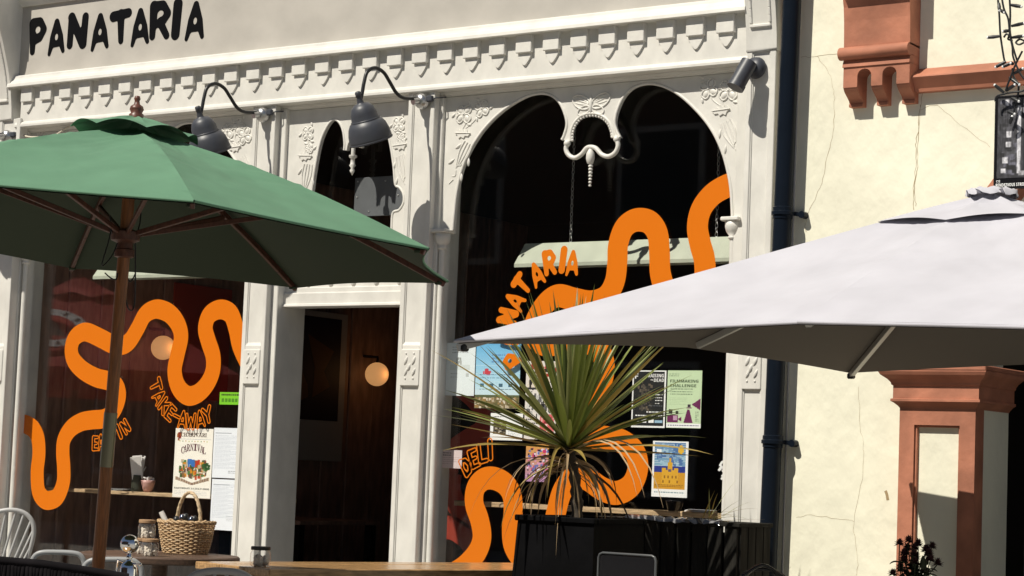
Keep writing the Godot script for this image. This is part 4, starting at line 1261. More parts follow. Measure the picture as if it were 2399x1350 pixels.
func white_parasol() -> void:
	var t := thing("parasol", "pale grey square parasol with a vented top in front of the cream house", "parasol", Vector3(3.565, 0, 1.979))
	var apex := Vector3(3.564, 2.307, 1.993)
	var c := Vector3(3.565, 1.698, 1.979)
	var co := [Vector3(2.076, 1.666, 3.283), Vector3(2.26, 1.731, 0.49), Vector3(5.054, 1.73, 0.674), Vector3(4.87, 1.666, 3.467)]
	var rim := []
	for k in 4:
		rim.append(co[k])
		rim.append(co[k].lerp(co[(k + 1) % 4], 0.5).lerp(c, 0.03) + Vector3(0, 0.052, 0))
	var st := mb()
	canopy(st, apex, rim, 0.012, 0.004, 0.0, 0.1, 1.0, 0.0, 0.006, 40, 30)
	var cn := part(t, "canopy", st, mats["white cloth"])
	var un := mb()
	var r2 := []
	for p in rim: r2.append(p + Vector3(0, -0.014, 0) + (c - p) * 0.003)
	canopy(un, apex + Vector3(0, -0.014, 0), r2, 0.012, 0.004, 0.0, 0.1, 1.0)  # extra layer below the cloth, canopy shade painted in as a darker colour
	part(cn, "shade_layer", un, mats["white cloth shade"])
	var hem := mb()
	for k in 8:
		var e := []
		for b in 9:
			var v := b / 8.0
			var p: Vector3 = rim[k].lerp(rim[(k + 1) % 8], v)
			e.append(p.lerp(c, 0.012 * sin(PI * v)) + Vector3(0, 0.004 * sin(PI * v) - 0.006, 0))
		tube(hem, e, 0.0065, 6, false)
	part(cn, "hem", hem, mats["white cloth"])
	var vt := mb()
	var vr := []
	for k in 8:
		vr.append(apex.lerp(rim[k], 0.22 if k % 2 == 0 else 0.27) + Vector3(0, 0.005 + 0.004 * (k % 3), 0))
	canopy(vt, apex + Vector3(0, -0.006, 0), vr, 0.02, 0.012, 0.004, 0.06, 1.0)
	part(cn, "vent_cap", vt, mats["white cloth"])
	var cp := mb()
	smooth(cp)
	for i in 5:
		for k in 40:
			var f := func(ii: int, kk: int) -> Vector3:
				var a := TAU * (kk % 40) / 40.0
				var rr: float = [0.095, 0.092, 0.075, 0.055, 0.028, 0.0][ii] * (1.0 + 0.05 * sin(a * 7.0 + ii * 1.3))
				return apex + Vector3(cos(a) * rr, [-0.02, -0.002, 0.006, 0.0, 0.004, 0.002][ii] + 0.004 * sin(a * 9.0 + ii * 2.0), sin(a) * rr)
			quad(cp, f.call(i, k), f.call(i, k + 1), f.call(i + 1, k + 1), f.call(i + 1, k), Vector3.UP + (f.call(i, k) - apex))
	part(cn, "gathered_cap", cp, mats["white cloth"])
	for k in 8:
		var rb := mb()
		var end: Vector3 = rim[k] + (c - rim[k]).normalized() * (0.01 if k % 2 == 0 else 0.06) + Vector3(0, -0.03 if k % 2 == 0 else -0.005, 0)
		bar(rb, apex + Vector3(0, -0.05, 0) + (end - apex) * 0.05, end, 0.022, 0.026)
		var r := part(t, "rib", rb, mats["silver rib"])
		if k % 2 == 0:
			var tip := mb()
			box(tip, Vector3(-0.016, -0.012, -0.016), Vector3(0.016, 0.014, 0.016), 0.006, Transform3D(Basis(), end + (c - end) * 0.012))
			part(r, "end_cap", tip, mats["dark cable"])
	# cantilevered from a mast to the right of the frame
	var am := mb()
	var foot := Vector3(5.75, 0, c.z + 0.1)
	bar(am, apex + Vector3(-0.05, -0.1, 0), Vector3(5.75, 1.5, foot.z), 0.05, 0.07)
	part(t, "arm", am, mats["silver rib"])
	var po := mb()
	tube(po, [foot, foot + Vector3(0, 1.6, 0)], 0.04, 16)
	part(t, "mast", po, mats["silver rib"])
	part(t, "base", bbox(foot + Vector3(-0.4, 0, -0.4), foot + Vector3(0.4, 0.08, 0.4), 0.01), mats["grey metal"])

func red_parasol() -> void:
	# stands further along the street, beyond the frame; seen mirrored in the left window
	var at := Vector3(-8.27, 0, 4.3)
	var t := thing("parasol", "red cafe parasol with a round white emblem, reflected in the left window", "parasol", at)
	var apex := at + Vector3(0, 2.9, 0)
	var c := at + Vector3(0, 1.97, 0)
	var rim := []
	for k in 4: rim.append(c + Vector3(cos(0.07 - TAU * k / 4), 0, sin(0.07 - TAU * k / 4)) * 1.95)
	var st := mb()
	canopy(st, apex, rim, 0.02, 0.0, 0.0, 0.05, 1.0, 0.0, 0.004)
	for k in 4:
		flat(st)
		var q: Vector3 = rim[(k + 1) % 4]
		quad(st, rim[k], q, q + Vector3(0, -0.2, 0), rim[k] + Vector3(0, -0.2, 0), rim[k].lerp(q, 0.5) - c)
	var cn := part(t, "canopy", st, mats["red canvas"])
	var vt := mb()
	var vr := []
	for k in 4: vr.append(apex.lerp(rim[k], 0.26) + Vector3(0, 0.03, 0))
	canopy(vt, apex + Vector3(0, -0.006, 0), vr, 0.05, 0.0, 0.0, 0.03, 1.0, 0.02)
	part(cn, "vent_cap", vt, mats["red canvas"])
	# ring emblem on the panel that faces the shop
	var mid: Vector3 = rim[0].lerp(rim[1], 0.5)
	var ex: Vector3 = (rim[0] - rim[1]).normalized()
	var up := (apex - mid).normalized()
	var n := ex.cross(up).normalized()
	if n.y < 0: n = -n
	var o := mid + up * 0.62 + n * 0.025 - ex * 0.27
	var ring := mb()
	flat(ring)
	for k in 28:
		var a := TAU * k / 28.0
		var b := TAU * (k + 1) / 28.0
		var f := func(an: float, r: float) -> Vector3: return o + ex * cos(an) * r + up * sin(an) * r
		quad(ring, f.call(a, 0.33), f.call(b, 0.33), f.call(b, 0.22), f.call(a, 0.22), n)
	part(cn, "emblem_ring", ring, mats["ink white"])
	var mk := mb()
	flat(mk)
	var g := func(x: float, y: float) -> Vector3: return o + n * 0.004 + ex * x * 0.68 + up * y * 0.68
	tri(mk, g.call(-0.2, -0.22), g.call(0.2, -0.22), g.call(0.02, 0.14), n)
	tri(mk, g.call(-0.02, 0.0), g.call(0.12, 0.02), g.call(0.0, 0.18), n)
	for k in 13:
		if k in [3, 9]: continue
		var a := TAU * k / 13.0 + 0.1
		var f2 := func(da: float, r: float) -> Vector3: return o + n * 0.004 + ex * cos(a + da) * r + up * sin(a + da) * r
		quad(mk, f2.call(-0.07, 0.305), f2.call(0.07, 0.305), f2.call(0.06, 0.25), f2.call(-0.05, 0.25), n)
	part(cn, "emblem_mark", mk, mats["ink"])
	var po := mb()
	tube(po, [at, apex], 0.03, 12)
	part(t, "pole", po, mats["pole wood"])

# ---------------------------------------------------------------- plants
func blade(st: SurfaceTool, root: Vector3, dir: Vector3, length: float, width: float, droop: float, twist := 0.0) -> Vector3:
	smooth(st)
	var n := 9
	var p := root
	var d := dir.normalized()
	var rows := []
	for i in n + 1:
		var u := float(i) / n
		var side := d.cross(Vector3.UP)
		if side.length() < 0.05: side = Vector3.RIGHT
		side = side.normalized().rotated(d, twist)
		var up := side.cross(d).normalized()
		var w := width * (0.55 + 0.45 * sin(PI * minf(u * 1.6, 1.0) * 0.5 + 0.2)) * (1.0 - pow(u, 2.6)) + 0.0004
		rows.append([p - side * w * 0.5 + up * w * 0.16, p - up * w * 0.06, p + side * w * 0.5 + up * w * 0.16])
		p += d * length / n
		d = (d + Vector3.DOWN * droop * (0.25 + 1.6 * u) / n).normalized()
	for i in n:
		for k in 2:
			quad(st, rows[i][k], rows[i][k + 1], rows[i + 1][k + 1], rows[i + 1][k], Vector3.UP)
	return p

func cabbage_palm() -> void:
	var base := Vector3(1.258, 1.032, 1.2)
	var crown := Vector3(1.198, 1.332, 1.2)
	var t := thing("palm", "spiky cabbage palm with green sword leaves and dead straw skirt, in the black planter", "plant", base)
	var tr := mb()
	var line := curve([base - Vector3(0, 0.25, 0), base, Vector3(1.249, 1.129, 1.2), Vector3(1.228, 1.235, 1.2), crown], 5)
	var rr := []
	for i in line.size(): rr.append(0.03 + 0.005 * sin(i * 2.1) - 0.006 * float(i) / line.size())
	tube(tr, line, rr, 10)
	part(t, "trunk", tr, mats["bark"])
	var keys := ["leaf dark", "leaf mid", "leaf mid", "leaf pale", "leaf dark", "leaf mid", "leaf gold"]
	for i in 132:
		var u := (i + 0.5) / 132.0
		var az := i * 2.39996 + rng.randf_range(-0.2, 0.2)
		var el := lerpf(1.45, 0.02, pow(u, 1.25)) + rng.randf_range(-0.12, 0.12)
		var d := Vector3(cos(az) * cos(el), sin(el), sin(az) * cos(el))
		var st := mb()
		var len := rng.randf_range(0.48, 0.74) * (0.92 + 0.2 * sin(u * PI))
		blade(st, crown + Vector3(0, 0.05 * (1.0 - u) - 0.02, 0) + d * 0.02, d, len, rng.randf_range(0.025, 0.039), rng.randf_range(0.02, 0.3) * (0.5 + u), rng.randf_range(-0.5, 0.5))
		part(t, "leaf", st, mats[keys[i % 7] if u < 0.93 else "leaf gold"])
	for i in 46:
		var az := i * 2.39996 + rng.randf_range(-0.3, 0.3)
		var d := Vector3(cos(az), rng.randf_range(-0.6, 0.35), sin(az))
		var st := mb()
		blade(st, crown + Vector3(0, -0.03 - 0.09 * rng.randf(), 0) + d * 0.02, d, rng.randf_range(0.26, 0.5), rng.randf_range(0.008, 0.018), rng.randf_range(2.4, 5.5), rng.randf_range(-1.2, 1.2))
		part(t, "dead_leaf", st, mats[["leaf straw", "leaf straw", "leaf dead", "leaf gold"][i % 4]])
	for e in [Vector3(1.757, 0.886, 1.45), Vector3(1.689, 0.956, 1.45), Vector3(1.169, 0.95, 1.45), Vector3(1.655, 0.964, 1.45), Vector3(1.091, 0.85, 1.45)]:
		var st := mb()
		var a := crown + Vector3(0, -0.06, 0.05)
		var d: Vector3 = e - a
		blade(st, a, d.normalized() + Vector3(0, 0.9, 0), d.length() * 1.25, 0.013, 2.6, 0.4)
		part(t, "dead_leaf", st, mats["leaf straw"])

func planters() -> void:
	var t := thing("planter", "tall black painted square planter holding the spiky palm", "planter", Vector3(1.27, 0, 1.2))
	var x0: float = Vector3(1.07, 1.009, 1.4).x
	var x1: float = Vector3(1.481, 1.012, 1.4).x
	var st := mb()
	flat(st)
	# tapered sides, wider at the foot
	var hi := [Vector3(x0, 1.0, 1.4), Vector3(x1, 1.0, 1.4), Vector3(x1, 1.0, 0.98), Vector3(x0, 1.0, 0.98)]
	var lo := [Vector3(x0 - 0.06, 0, 1.43), Vector3(x1 + 0.03, 0, 1.43), Vector3(x1 + 0.03, 0, 0.95), Vector3(x0 - 0.06, 0, 0.95)]
	for k in 4:
		var j := (k + 1) % 4
		quad(st, hi[k], hi[j], lo[j], lo[k], [Vector3.BACK, Vector3.RIGHT, Vector3.FORWARD, Vector3.LEFT][k])
	part(t, "side_panel", st, mats["planter black"])
	var rimm := mb()
	box(rimm, Vector3(x0 - 0.012, 0.985, 1.385), Vector3(x1 + 0.012, 1.012, 1.415), 0.005)
	box(rimm, Vector3(x0 - 0.012, 0.985, 0.97), Vector3(x1 + 0.012, 1.012, 1.0), 0.005)
	box(rimm, Vector3(x0 - 0.012, 0.985, 1.0), Vector3(x0 + 0.016, 1.012, 1.385), 0.005)
	box(rimm, Vector3(x1 - 0.016, 0.985, 1.0), Vector3(x1 + 0.012, 1.012, 1.385), 0.005)
	part(t, "rim", rimm, mats["planter black"])
	part(t, "soil", bbox(Vector3(x0 + 0.005, 0.9, 0.985), Vector3(x1 - 0.005, 0.965, 1.395), 0.0), mats["soil"])
	var c := thing("crate", "black slatted timber crate with a flaking top board, right of the palm planter", "crate", Vector3(1.35, 0, 0.35))
	var a: float = Vector3(0.94, 0.815, 0.5).x
	var b: float = Vector3(1.717, 0.857, 0.5).x
	var n := 9
	for i in n:
		var w := (b - a) / n
		var s := mb()
		var g := 0.006 + 0.006 * (i % 3)
		box(s, Vector3(a + i * w + g * 0.4, 0.02 + 0.01 * (i % 2), 0.485), Vector3(a + (i + 1) * w - g * 0.6, 0.99 - 0.001 * (i % 3), 0.505 + 0.004 * (i % 2)), 0.003)
		part(c, "slat", s, mats["slat black"])
	for i in 4:
		var s := mb()
		box(s, Vector3(b - 0.02, 0.02, 0.19 + i * 0.075), Vector3(b, 0.989, 0.26 + i * 0.075), 0.003)
		part(c, "slat", s, mats["slat black"])
	part(c, "body", bbox(Vector3(a + 0.01, 0.03, 0.2), Vector3(b - 0.025, 0.95, 0.475), 0.002), mats["planter black"])
	part(c, "top_board", bbox(Vector3(a - 0.01, 0.985, 0.18), Vector3(b + 0.008, 1.005, 0.515), 0.003), mats["slat black"])
	# crumpled clear film lying on the crate
	org = Vector3(1.35, 1.0, 0.45)
	var fl := mb()
	smooth(fl)
	var gx := 24
	var pts := []
	var f0: float = Vector3(1.089, 0.978, 0.5).x
	var f1: float = Vector3(1.617, 1.002, 0.5).x
	for i in gx + 1:
		var row := []
		for j in 4:
			row.append(Vector3(lerpf(f0, f1, float(i) / gx), [1.008, 1.012, 1.008, 0.99][j] + rng.randf_range(-0.002, 0.011) * (1.0 if j < 3 else 0.9), [0.44, 0.48, 0.515, 0.522][j] + rng.randf_range(-0.006, 0.006)))
		pts.append(row)
	for i in gx:
		for j in 3:
			quad(fl, pts[i][j], pts[i][j + 1], pts[i + 1][j + 1], pts[i + 1][j], Vector3.UP)
	solo("plastic_film", fl, mats["foil"], "crumpled silvery plastic film lying on the slatted black crate", "film", org)
	# straw-coloured grass at the pilaster
	var gb := Vector3(1.421, 0.994, 0.3)
	var gt := thing("grass_tuft", "tuft of dry yellow grass blades on the crate by the right-hand pilaster", "plant", gb)
	for i in 16:
		var st2 := mb()
		var d := Vector3(rng.randf_range(0.1, 1.2), rng.randf_range(0.1, 0.9), rng.randf_range(-0.6, 0.6))
		blade(st2, gb + Vector3(rng.randf_range(-0.03, 0.03), 0, rng.randf_range(-0.05, 0.05)), d, rng.randf_range(0.12, 0.27), 0.007, rng.randf_range(0.1, 1.0))
		part(gt, "blade", st2, mats[["leaf gold", "leaf straw", "leaf pale"][i % 3]])

func chrysanthemum() -> void:
	var root := Vector3(3.373, 0.777, 2.2)
	var t := thing("flowers", "dark red chrysanthemums in a small pot in front of the terracotta pier", "plant", root)
	var heads := [Vector3(3.365, 1.01, 2.2), Vector3(3.339, 0.999, 2.2), Vector3(3.389, 0.986, 2.2), Vector3(3.409, 0.978, 2.2), Vector3(3.434, 0.992, 2.2), Vector3(3.456, 0.972, 2.2), Vector3(3.429, 0.964, 2.2), Vector3(3.463, 0.948, 2.2), Vector3(3.329, 0.965, 2.2), Vector3(3.356, 0.963, 2.2), Vector3(3.377, 0.952, 2.2), Vector3(3.407, 0.935, 2.2), Vector3(3.34, 0.932, 2.2), Vector3(3.453, 0.932, 2.2), Vector3(3.361, 0.914, 2.2), Vector3(3.431, 0.903, 2.2), Vector3(3.393, 0.962, 2.2), Vector3(3.42, 0.948, 2.2), Vector3(3.342, 0.982, 2.2), Vector3(3.384, 0.916, 2.2), Vector3(3.324, 0.912, 2.2), Vector3(3.442, 0.983, 2.2), Vector3(3.353, 0.942, 2.2), Vector3(3.395, 0.999, 2.2), Vector3(3.311, 0.888, 2.2), Vector3(3.411, 0.894, 2.2)]
	for i in heads.size():
		var h: Vector3 = heads[i] + Vector3(0, 0, rng.randf_range(-0.05, 0.05))
		var s := mb()
		tube(s, curve([root + Vector3(rng.randf_range(-0.03, 0.03), 0.0, rng.randf_range(-0.03, 0.03)), (root + h) * 0.5 + Vector3(rng.randf_range(-0.02, 0.02), 0, 0), h], 4), 0.0022, 5)
		for k in 4:
			var u := 0.3 + 0.13 * k
			blade(s, root.lerp(h, u), Vector3(rng.randf_range(-1, 1), rng.randf_range(0.0, 0.7), rng.randf_range(-1, 1)), rng.randf_range(0.04, 0.065), 0.026, 1.2)
		var st := part(t, "stem", s, mats["stem green"])
		var f := mb()
		for k in 34:
			var a := k * 2.4
			var e := lerpf(-0.5, 1.4, float(k) / 34)
			blade(f, h, Vector3(cos(a) * cos(e), sin(e), sin(a) * cos(e)), rng.randf_range(0.018, 0.026), 0.011, -0.3)
		part(st, "flower_head", f, mats["petal dark"])
	var p := mb()
	lathe(p, [Vector2(0, -0.12), Vector2(0.05, -0.12), Vector2(0.065, 0.0), Vector2(0.055, 0.0), Vector2(0.05, -0.02), Vector2(0, -0.02)], Transform3D(Basis(), root), 18)
	part(t, "pot", p, mats["terracotta"])
	var tb := thing("side_table", "small dark round table under the pale parasol holding the flower pot", "table", Vector3(root.x, 0, root.z))
	var s2 := mb()
	lathe(s2, [Vector2(0, 0.0), Vector2(0.3, 0.0), Vector2(0.3, 0.02), Vector2(0, 0.02)], Transform3D(Basis(), Vector3(root.x, root.y - 0.142, root.z)), 28, true)
	part(tb, "top", s2, mats["table dark"])
	var s3 := mb()
	tube(s3, [Vector3(root.x, 0, root.z), Vector3(root.x, root.y - 0.14, root.z)], 0.025, 12)
	box(s3, Vector3(root.x - 0.2, 0, root.z - 0.2), Vector3(root.x + 0.2, 0.02, root.z + 0.2), 0.005)
	part(tb, "pedestal", s3, mats["dark cable"])

# ---------------------------------------------------------------- furniture and things on tables
func tables() -> void:
	var a := Vector3(-0.025, 0.75, 2.34)
	var b := Vector3(0.559, 0.75, 2.497)
	var ex := (b - a).normalized()
	var ez := Vector3(-ex.z, 0, ex.x)
	if ez.z > 0: ez = -ez
	var w := a.distance_to(b)
	var at := a + ex * w * 0.5 + ez * 0.95
	var t := thing("cafe_table", "long honey-coloured wooden plank table in front of the door and the right window", "table", Vector3(at.x, 0, at.z))
	var xf := Transform3D(Basis(ex, Vector3.UP, -ez), a)
	for i in 3:
		var s := mb()
		box(s, Vector3(i * w / 3 + 0.0015, -0.034, -1.86), Vector3((i + 1) * w / 3 - 0.0015, -0.001 * (i % 2), 0), 0.004, xf)
		part(t, "board", s, mats["table oak"])
	var ap := mb()
	box(ap, Vector3(0.05, -0.1, -1.8), Vector3(w - 0.05, -0.035, -0.06), 0.003, xf)
	part(t, "apron", ap, mats["table dark"])
	for p in [[0.07, -0.1], [w - 0.07, -0.1], [0.07, -1.75], [w - 0.07, -1.75]]:
		var l := mb()
		box(l, Vector3(p[0] - 0.025, -0.75, p[1] - 0.025), Vector3(p[0] + 0.025, -0.036, p[1] + 0.025), 0.004, xf)
		part(t, "leg", l, mats["table dark"])
	var c := Vector3(-0.54, 0.75, 2.036)
	var r := thing("cafe_table", "round dark wooden table carrying the wicker basket and jars", "table", Vector3(c.x, 0, c.z))
	var tp := mb()
	lathe(tp, [Vector2(0, 0.75), Vector2(0.37, 0.75), Vector2(0.376, 0.744), Vector2(0.376, 0.722), Vector2(0.37, 0.716), Vector2(0, 0.716)], Transform3D(Basis(), Vector3(c.x, 0, c.z)), 36, true)
	part(r, "top", tp, mats["table dark"])
	var pd := mb()
	tube(pd, [Vector3(c.x, 0.03, c.z), Vector3(c.x, 0.716, c.z)], 0.04, 14)
	part(r, "pedestal", pd, mats["table dark"])
	part(r, "foot", bbox(Vector3(c.x - 0.22, 0, c.z - 0.22), Vector3(c.x + 0.22, 0.03, c.z + 0.22), 0.006), mats["table dark"])

func jar(label: String, at: Vector3, r: float, h: float, fill: float, lid: String, fill_mat: String) -> void:
	var t := thing("jar", label, "jar", at, "glass jars on the tables")
	var g := mb()
	lathe(g, [Vector2(0, 0.001), Vector2(r * 0.86, 0.001), Vector2(r * 0.97, h * 0.06), Vector2(r, h * 0.2), Vector2(r, h * 0.62), Vector2(r * 0.92, h * 0.74), Vector2(r * 0.82, h * 0.8), Vector2(r * 0.82, h * 0.84)], Transform3D(Basis(), at), 24)
	part(t, "glass", g, mats["jar glass"])
	var l := mb()
	lathe(l, [Vector2(r * 0.2, h * 0.82), Vector2(r * 0.93, h * 0.82), Vector2(r * 0.95, h * 0.84), Vector2(r * 0.95, h * 0.97), Vector2(r * 0.9, h), Vector2(0, h)], Transform3D(Basis(), at), 24, true)
	part(t, "lid", l, mats[lid])
	var f := mb()
	for i in 26:
		var a := i * 2.4
		var rr := r * 0.66 * sqrt(fmod(i * 0.381, 1.0))
		box(f, -Vector3.ONE * r * 0.2, Vector3.ONE * r * 0.2, r * 0.05, Transform3D(Basis.from_euler(Vector3(i, i * 1.7, i * 0.6)), at + Vector3(cos(a) * rr, h * 0.1 + h * (fill - 0.12) * float(i) / 26.0, sin(a) * rr)))
	part(t, "sugar_lump", f, mats[fill_mat]).set_meta("kind", "stuff")

func basket() -> void:
	var at := Vector3(-0.577, 0.75, 1.788) + Vector3(0, 0, 0.04)
	var t := thing("basket", "wicker basket with an arched handle on the round dark table", "basket", at)
	var rx := func(u: float) -> float: return lerpf(0.118, 0.15, pow(u, 0.8))
	var rz := func(u: float) -> float: return lerpf(0.085, 0.112, pow(u, 0.8))
	var H := 0.148
	var n := 34
	for i in n:
		var a := TAU * i / n
		var s := mb()
		var l := []
		for k in 6:
			var u := k / 5.0
			l.append(at + Vector3(cos(a) * rx.call(u), u * H, sin(a) * rz.call(u)))
		tube(s, l, 0.003, 6)
		part(t, "stake", s, mats["wicker"])
	for row in 17:
		var w := mb()
		var l := []
		var u := (row + 0.5) / 17.0
		for k in n * 3 + 1:
			var a := TAU * k / (n * 3)
			var o := 1.0 + 0.032 * cos(PI * (a * n / TAU + row))
			l.append(at + Vector3(cos(a) * rx.call(u) * o, u * H, sin(a) * rz.call(u) * o))
		tube(w, l, 0.0036, 6, false)
		part(t, "woven_strand", w, mats["wicker" if row % 5 != 2 else "wicker pale"])
	for q in 2:
		var rm := mb()
		var l := []
		for k in 61:
			var a := TAU * k / 60
			var tw := a * 14.0 + q * PI
			l.append(at + Vector3(cos(a) * (0.152 + 0.004 * cos(tw)), H + 0.004 + 0.005 * sin(tw), sin(a) * (0.114 + 0.004 * cos(tw))))
		tube(rm, l, 0.0055, 6, false)
		part(t, "rim_strand", rm, mats["wicker"])
	var hd := mb()
	for q in 3:
		var l := []
		for k in 25:
			var a := PI * k / 24
			var tw := a * 9.0 + q * TAU / 3
			l.append(at + Vector3(0.012 + cos(a) * (0.078 + 0.003 * cos(tw)), H - 0.01 + sin(a) * 0.155 + 0.003 * cos(tw), 0.0 + 0.0045 * sin(tw)))
		tube(hd, l, 0.0062, 6)
	part(t, "handle", hd, mats["wicker pale"])
	var fl := mb()
	lathe(fl, [Vector2(0, 0.0), Vector2(0.11, 0.0), Vector2(0.115, 0.01), Vector2(0, 0.01)], Transform3D(Basis(Vector3.RIGHT, Vector3.UP, Vector3(0, 0, 0.72)), at), 24, true)
	lathe(fl, [Vector2(0, 0.118), Vector2(0.132, 0.118)], Transform3D(Basis(Vector3.RIGHT, Vector3.UP, Vector3(0, 0, 0.72)), at), 24, true)
	part(t, "floor", fl, mats["wicker"])
	# what lies in it
	var nk := at + Vector3(-0.105, 0.13, 0.02)
	org = nk
	var ns := mb()
	tube(ns, [nk, nk + Vector3(-0.03, 0.065, 0.02)], 0.013, 10)
	solo("napkin_roll", ns, mats["napkin"], "rolled white paper napkin sticking out of the left end of the wicker basket", "napkin", nk)
	for i in 5:
		var cp := at + Vector3(-0.05 + i * 0.03, 0.135, 0.02 - 0.012 * (i % 2))
		org = cp
		var cs := mb()
		ball(cs, cp + Vector3(0, 0.022 + 0.008 * (i % 3), 0), 0.017 + 0.003 * (i % 2), 10, 1.3)
		tube(cs, [cp, cp + Vector3(0, 0.02, 0)], 0.005, 6)
		solo("cutlery", cs, mats["chrome" if i % 2 else "dark cable"], ["black spoon at the left of the cutlery in the basket", "first shiny spoon from the left in the basket", "black spoon in the middle of the basket", "second shiny spoon, right of the middle of the basket", "black spoon at the right of the cutlery in the basket"][i], "cutlery", cp, "cutlery in the wicker basket")

func chairs() -> void:
	# round-backed white spindle chair at the left edge
	var p := [Vector3(-1.955, 0.813, 1.923), Vector3(-1.896, 0.879, 1.889), Vector3(-1.842, 0.903, 1.853), Vector3(-1.792, 0.906, 1.818), Vector3(-1.753, 0.89, 1.788), Vector3(-1.726, 0.852, 1.765), Vector3(-1.72, 0.791, 1.755), Vector3(-1.738, 0.703, 1.758), Vector3(-1.763, 0.603, 1.765)]
	var seat_y := 0.46
	var foot: Vector3 = p[4]
	var t := thing("chair", "white round-backed spindle chair at the left edge of the terrace", "chair", Vector3(foot.x, 0, foot.z))
	var b := mb()
	var full := curve(p, 6)
	full.append(Vector3(p[-1].x - 0.03, seat_y, p[-1].z))
	full.push_front(Vector3(p[0].x + 0.01, seat_y, p[0].z))
	tube(b, full, 0.012, 10)
	part(t, "back_hoop", b, mats["chair white"])
	var base_c: Vector3 = (full[0] + full[-1]) * 0.5
	for i in 6:
		var s := mb()
		var top: Vector3 = full[int(lerpf(14, full.size() - 10, i / 5.0))]
		tube(s, [Vector3(lerpf(full[0].x, full[-1].x, 0.1 + 0.8 * i / 5.0), seat_y, base_c.z), top], 0.0065, 8)
		part(t, "spindle", s, mats["chair white"])
	part(t, "seat", bbox(base_c + Vector3(-0.19, -0.03, -0.02), base_c + Vector3(0.19, 0.0, 0.38), 0.01), mats["chair white"])
	for q in [[-0.17, 0.0], [0.17, 0.0], [-0.17, 0.34], [0.17, 0.34]]:
		var l := mb()
		tube(l, [Vector3(base_c.x + q[0] * 1.1, 0, base_c.z + q[1] * 1.06), Vector3(base_c.x + q[0], seat_y - 0.03, base_c.z + q[1])], 0.012, 8)
		part(t, "leg", l, mats["chair white"])
	# two folding chairs with tubular backs
	tubular("grey tubular chair with a blue fabric back, left of the parasol pole", [Vector3(-0.364, 0.683, 2.997), Vector3(-0.36, 0.729, 2.999), Vector3(-0.348, 0.761, 2.994), Vector3(-0.323, 0.777, 2.978), Vector3(-0.268, 0.781, 2.939), Vector3(-0.212, 0.78, 2.9), Vector3(-0.188, 0.771, 2.882), Vector3(-0.175, 0.742, 2.869), Vector3(-0.175, 0.693, 2.864)])
	tubular("grey tubular chair with a blue fabric back, behind the chrome bottle", [Vector3(-0.034, 0.685, 3.009), Vector3(-0.027, 0.727, 3.009), Vector3(-0.015, 0.752, 3.003), Vector3(0.01, 0.764, 2.986), Vector3(0.073, 0.769, 2.942), Vector3(0.134, 0.769, 2.899), Vector3(0.157, 0.757, 2.882), Vector3(0.17, 0.733, 2.87), Vector3(0.171, 0.695, 2.865)])
	# pale metal chair in front of the plank table
	var c3 := [Vector3(0.94, 0.679, 3.426), Vector3(0.956, 0.735, 3.42), Vector3(0.986, 0.767, 3.403), Vector3(1.028, 0.782, 3.374), Vector3(1.075, 0.785, 3.342), Vector3(1.121, 0.78, 3.309), Vector3(1.154, 0.76, 3.283), Vector3(1.173, 0.73, 3.266), Vector3(1.18, 0.691, 3.257)]
	var f: Vector3 = c3[4]
	var t3 := thing("chair", "pale metal chair whose curved top rail shows below the plank table", "chair", Vector3(f.x, 0, f.z))
	var m3 := mb()
	var l3 := curve(c3, 5)
	l3.push_front(Vector3(c3[0].x, 0.44, c3[0].z))
	l3.append(Vector3(c3[-1].x, 0.44, c3[-1].z))
	tube(m3, l3, 0.014, 10)
	part(t3, "back_hoop", m3, mats["chair white"])
	for i in 4:
		var s := mb()
		tube(s, [Vector3(lerpf(c3[0].x, c3[-1].x, 0.2 + 0.2 * i), 0.44, c3[0].z), l3[14 + i * 4] - Vector3(0, 0.01, 0)], 0.007, 8)
		part(t3, "spindle", s, mats["chair white"])
	part(t3, "seat", bbox(Vector3(f.x - 0.19, 0.42, f.z - 0.02), Vector3(f.x + 0.19, 0.44, f.z + 0.36), 0.008), mats["chair white"])
	for q in [[-0.17, 0.0], [0.17, 0.0], [-0.17, 0.34], [0.17, 0.34]]:
		var l := mb()
		tube(l, [Vector3(f.x + q[0] * 1.1, 0, f.z + q[1]), Vector3(f.x + q[0], 0.42, f.z + q[1])], 0.012, 8)
		part(t3, "leg", l, mats["chair white"])
	# dark woven chair back close to the viewer
	var d := [Vector3(1.78, 0.893, 5.191), Vector3(1.851, 0.888, 5.14), Vector3(1.952, 0.882, 5.068), Vector3(2.053, 0.869, 4.995), Vector3(2.154, 0.853, 4.921)]
	var dc: Vector3 = d[2]
	var t4 := thing("chair", "dark woven chair back nearest the viewer in the bottom left corner", "chair", Vector3(dc.x, 0, dc.z))
	var rl := mb()
	tube(rl, curve(d, 6), 0.012, 10)
	part(t4, "top_rail", rl, mats["dark cloth"])
	var ln := curve(d, 12)
	for i in ln.size():
		var s := mb()
		var q: Vector3 = ln[i]
		tube(s, [q, q + Vector3(0.012 * sin(i * 1.3), -0.12, 0.008), q + Vector3(-0.03, -0.42, 0.02)], 0.0078, 6)
		part(t4, "woven_strip", s, mats["dark cloth"])
	part(t4, "seat", bbox(Vector3(dc.x - 0.24, 0.42, dc.z - 0.02), Vector3(dc.x + 0.24, 0.46, dc.z + 0.42), 0.01), mats["dark cloth"])
	for q in [[-0.2, 0.0], [0.2, 0.0], [-0.2, 0.38], [0.2, 0.38]]:
		var l := mb()
		tube(l, [Vector3(dc.x + q[0], 0, dc.z + q[1]), Vector3(dc.x + q[0], 0.43, dc.z + q[1])], 0.014, 8)
		part(t4, "leg", l, mats["dark cable"])
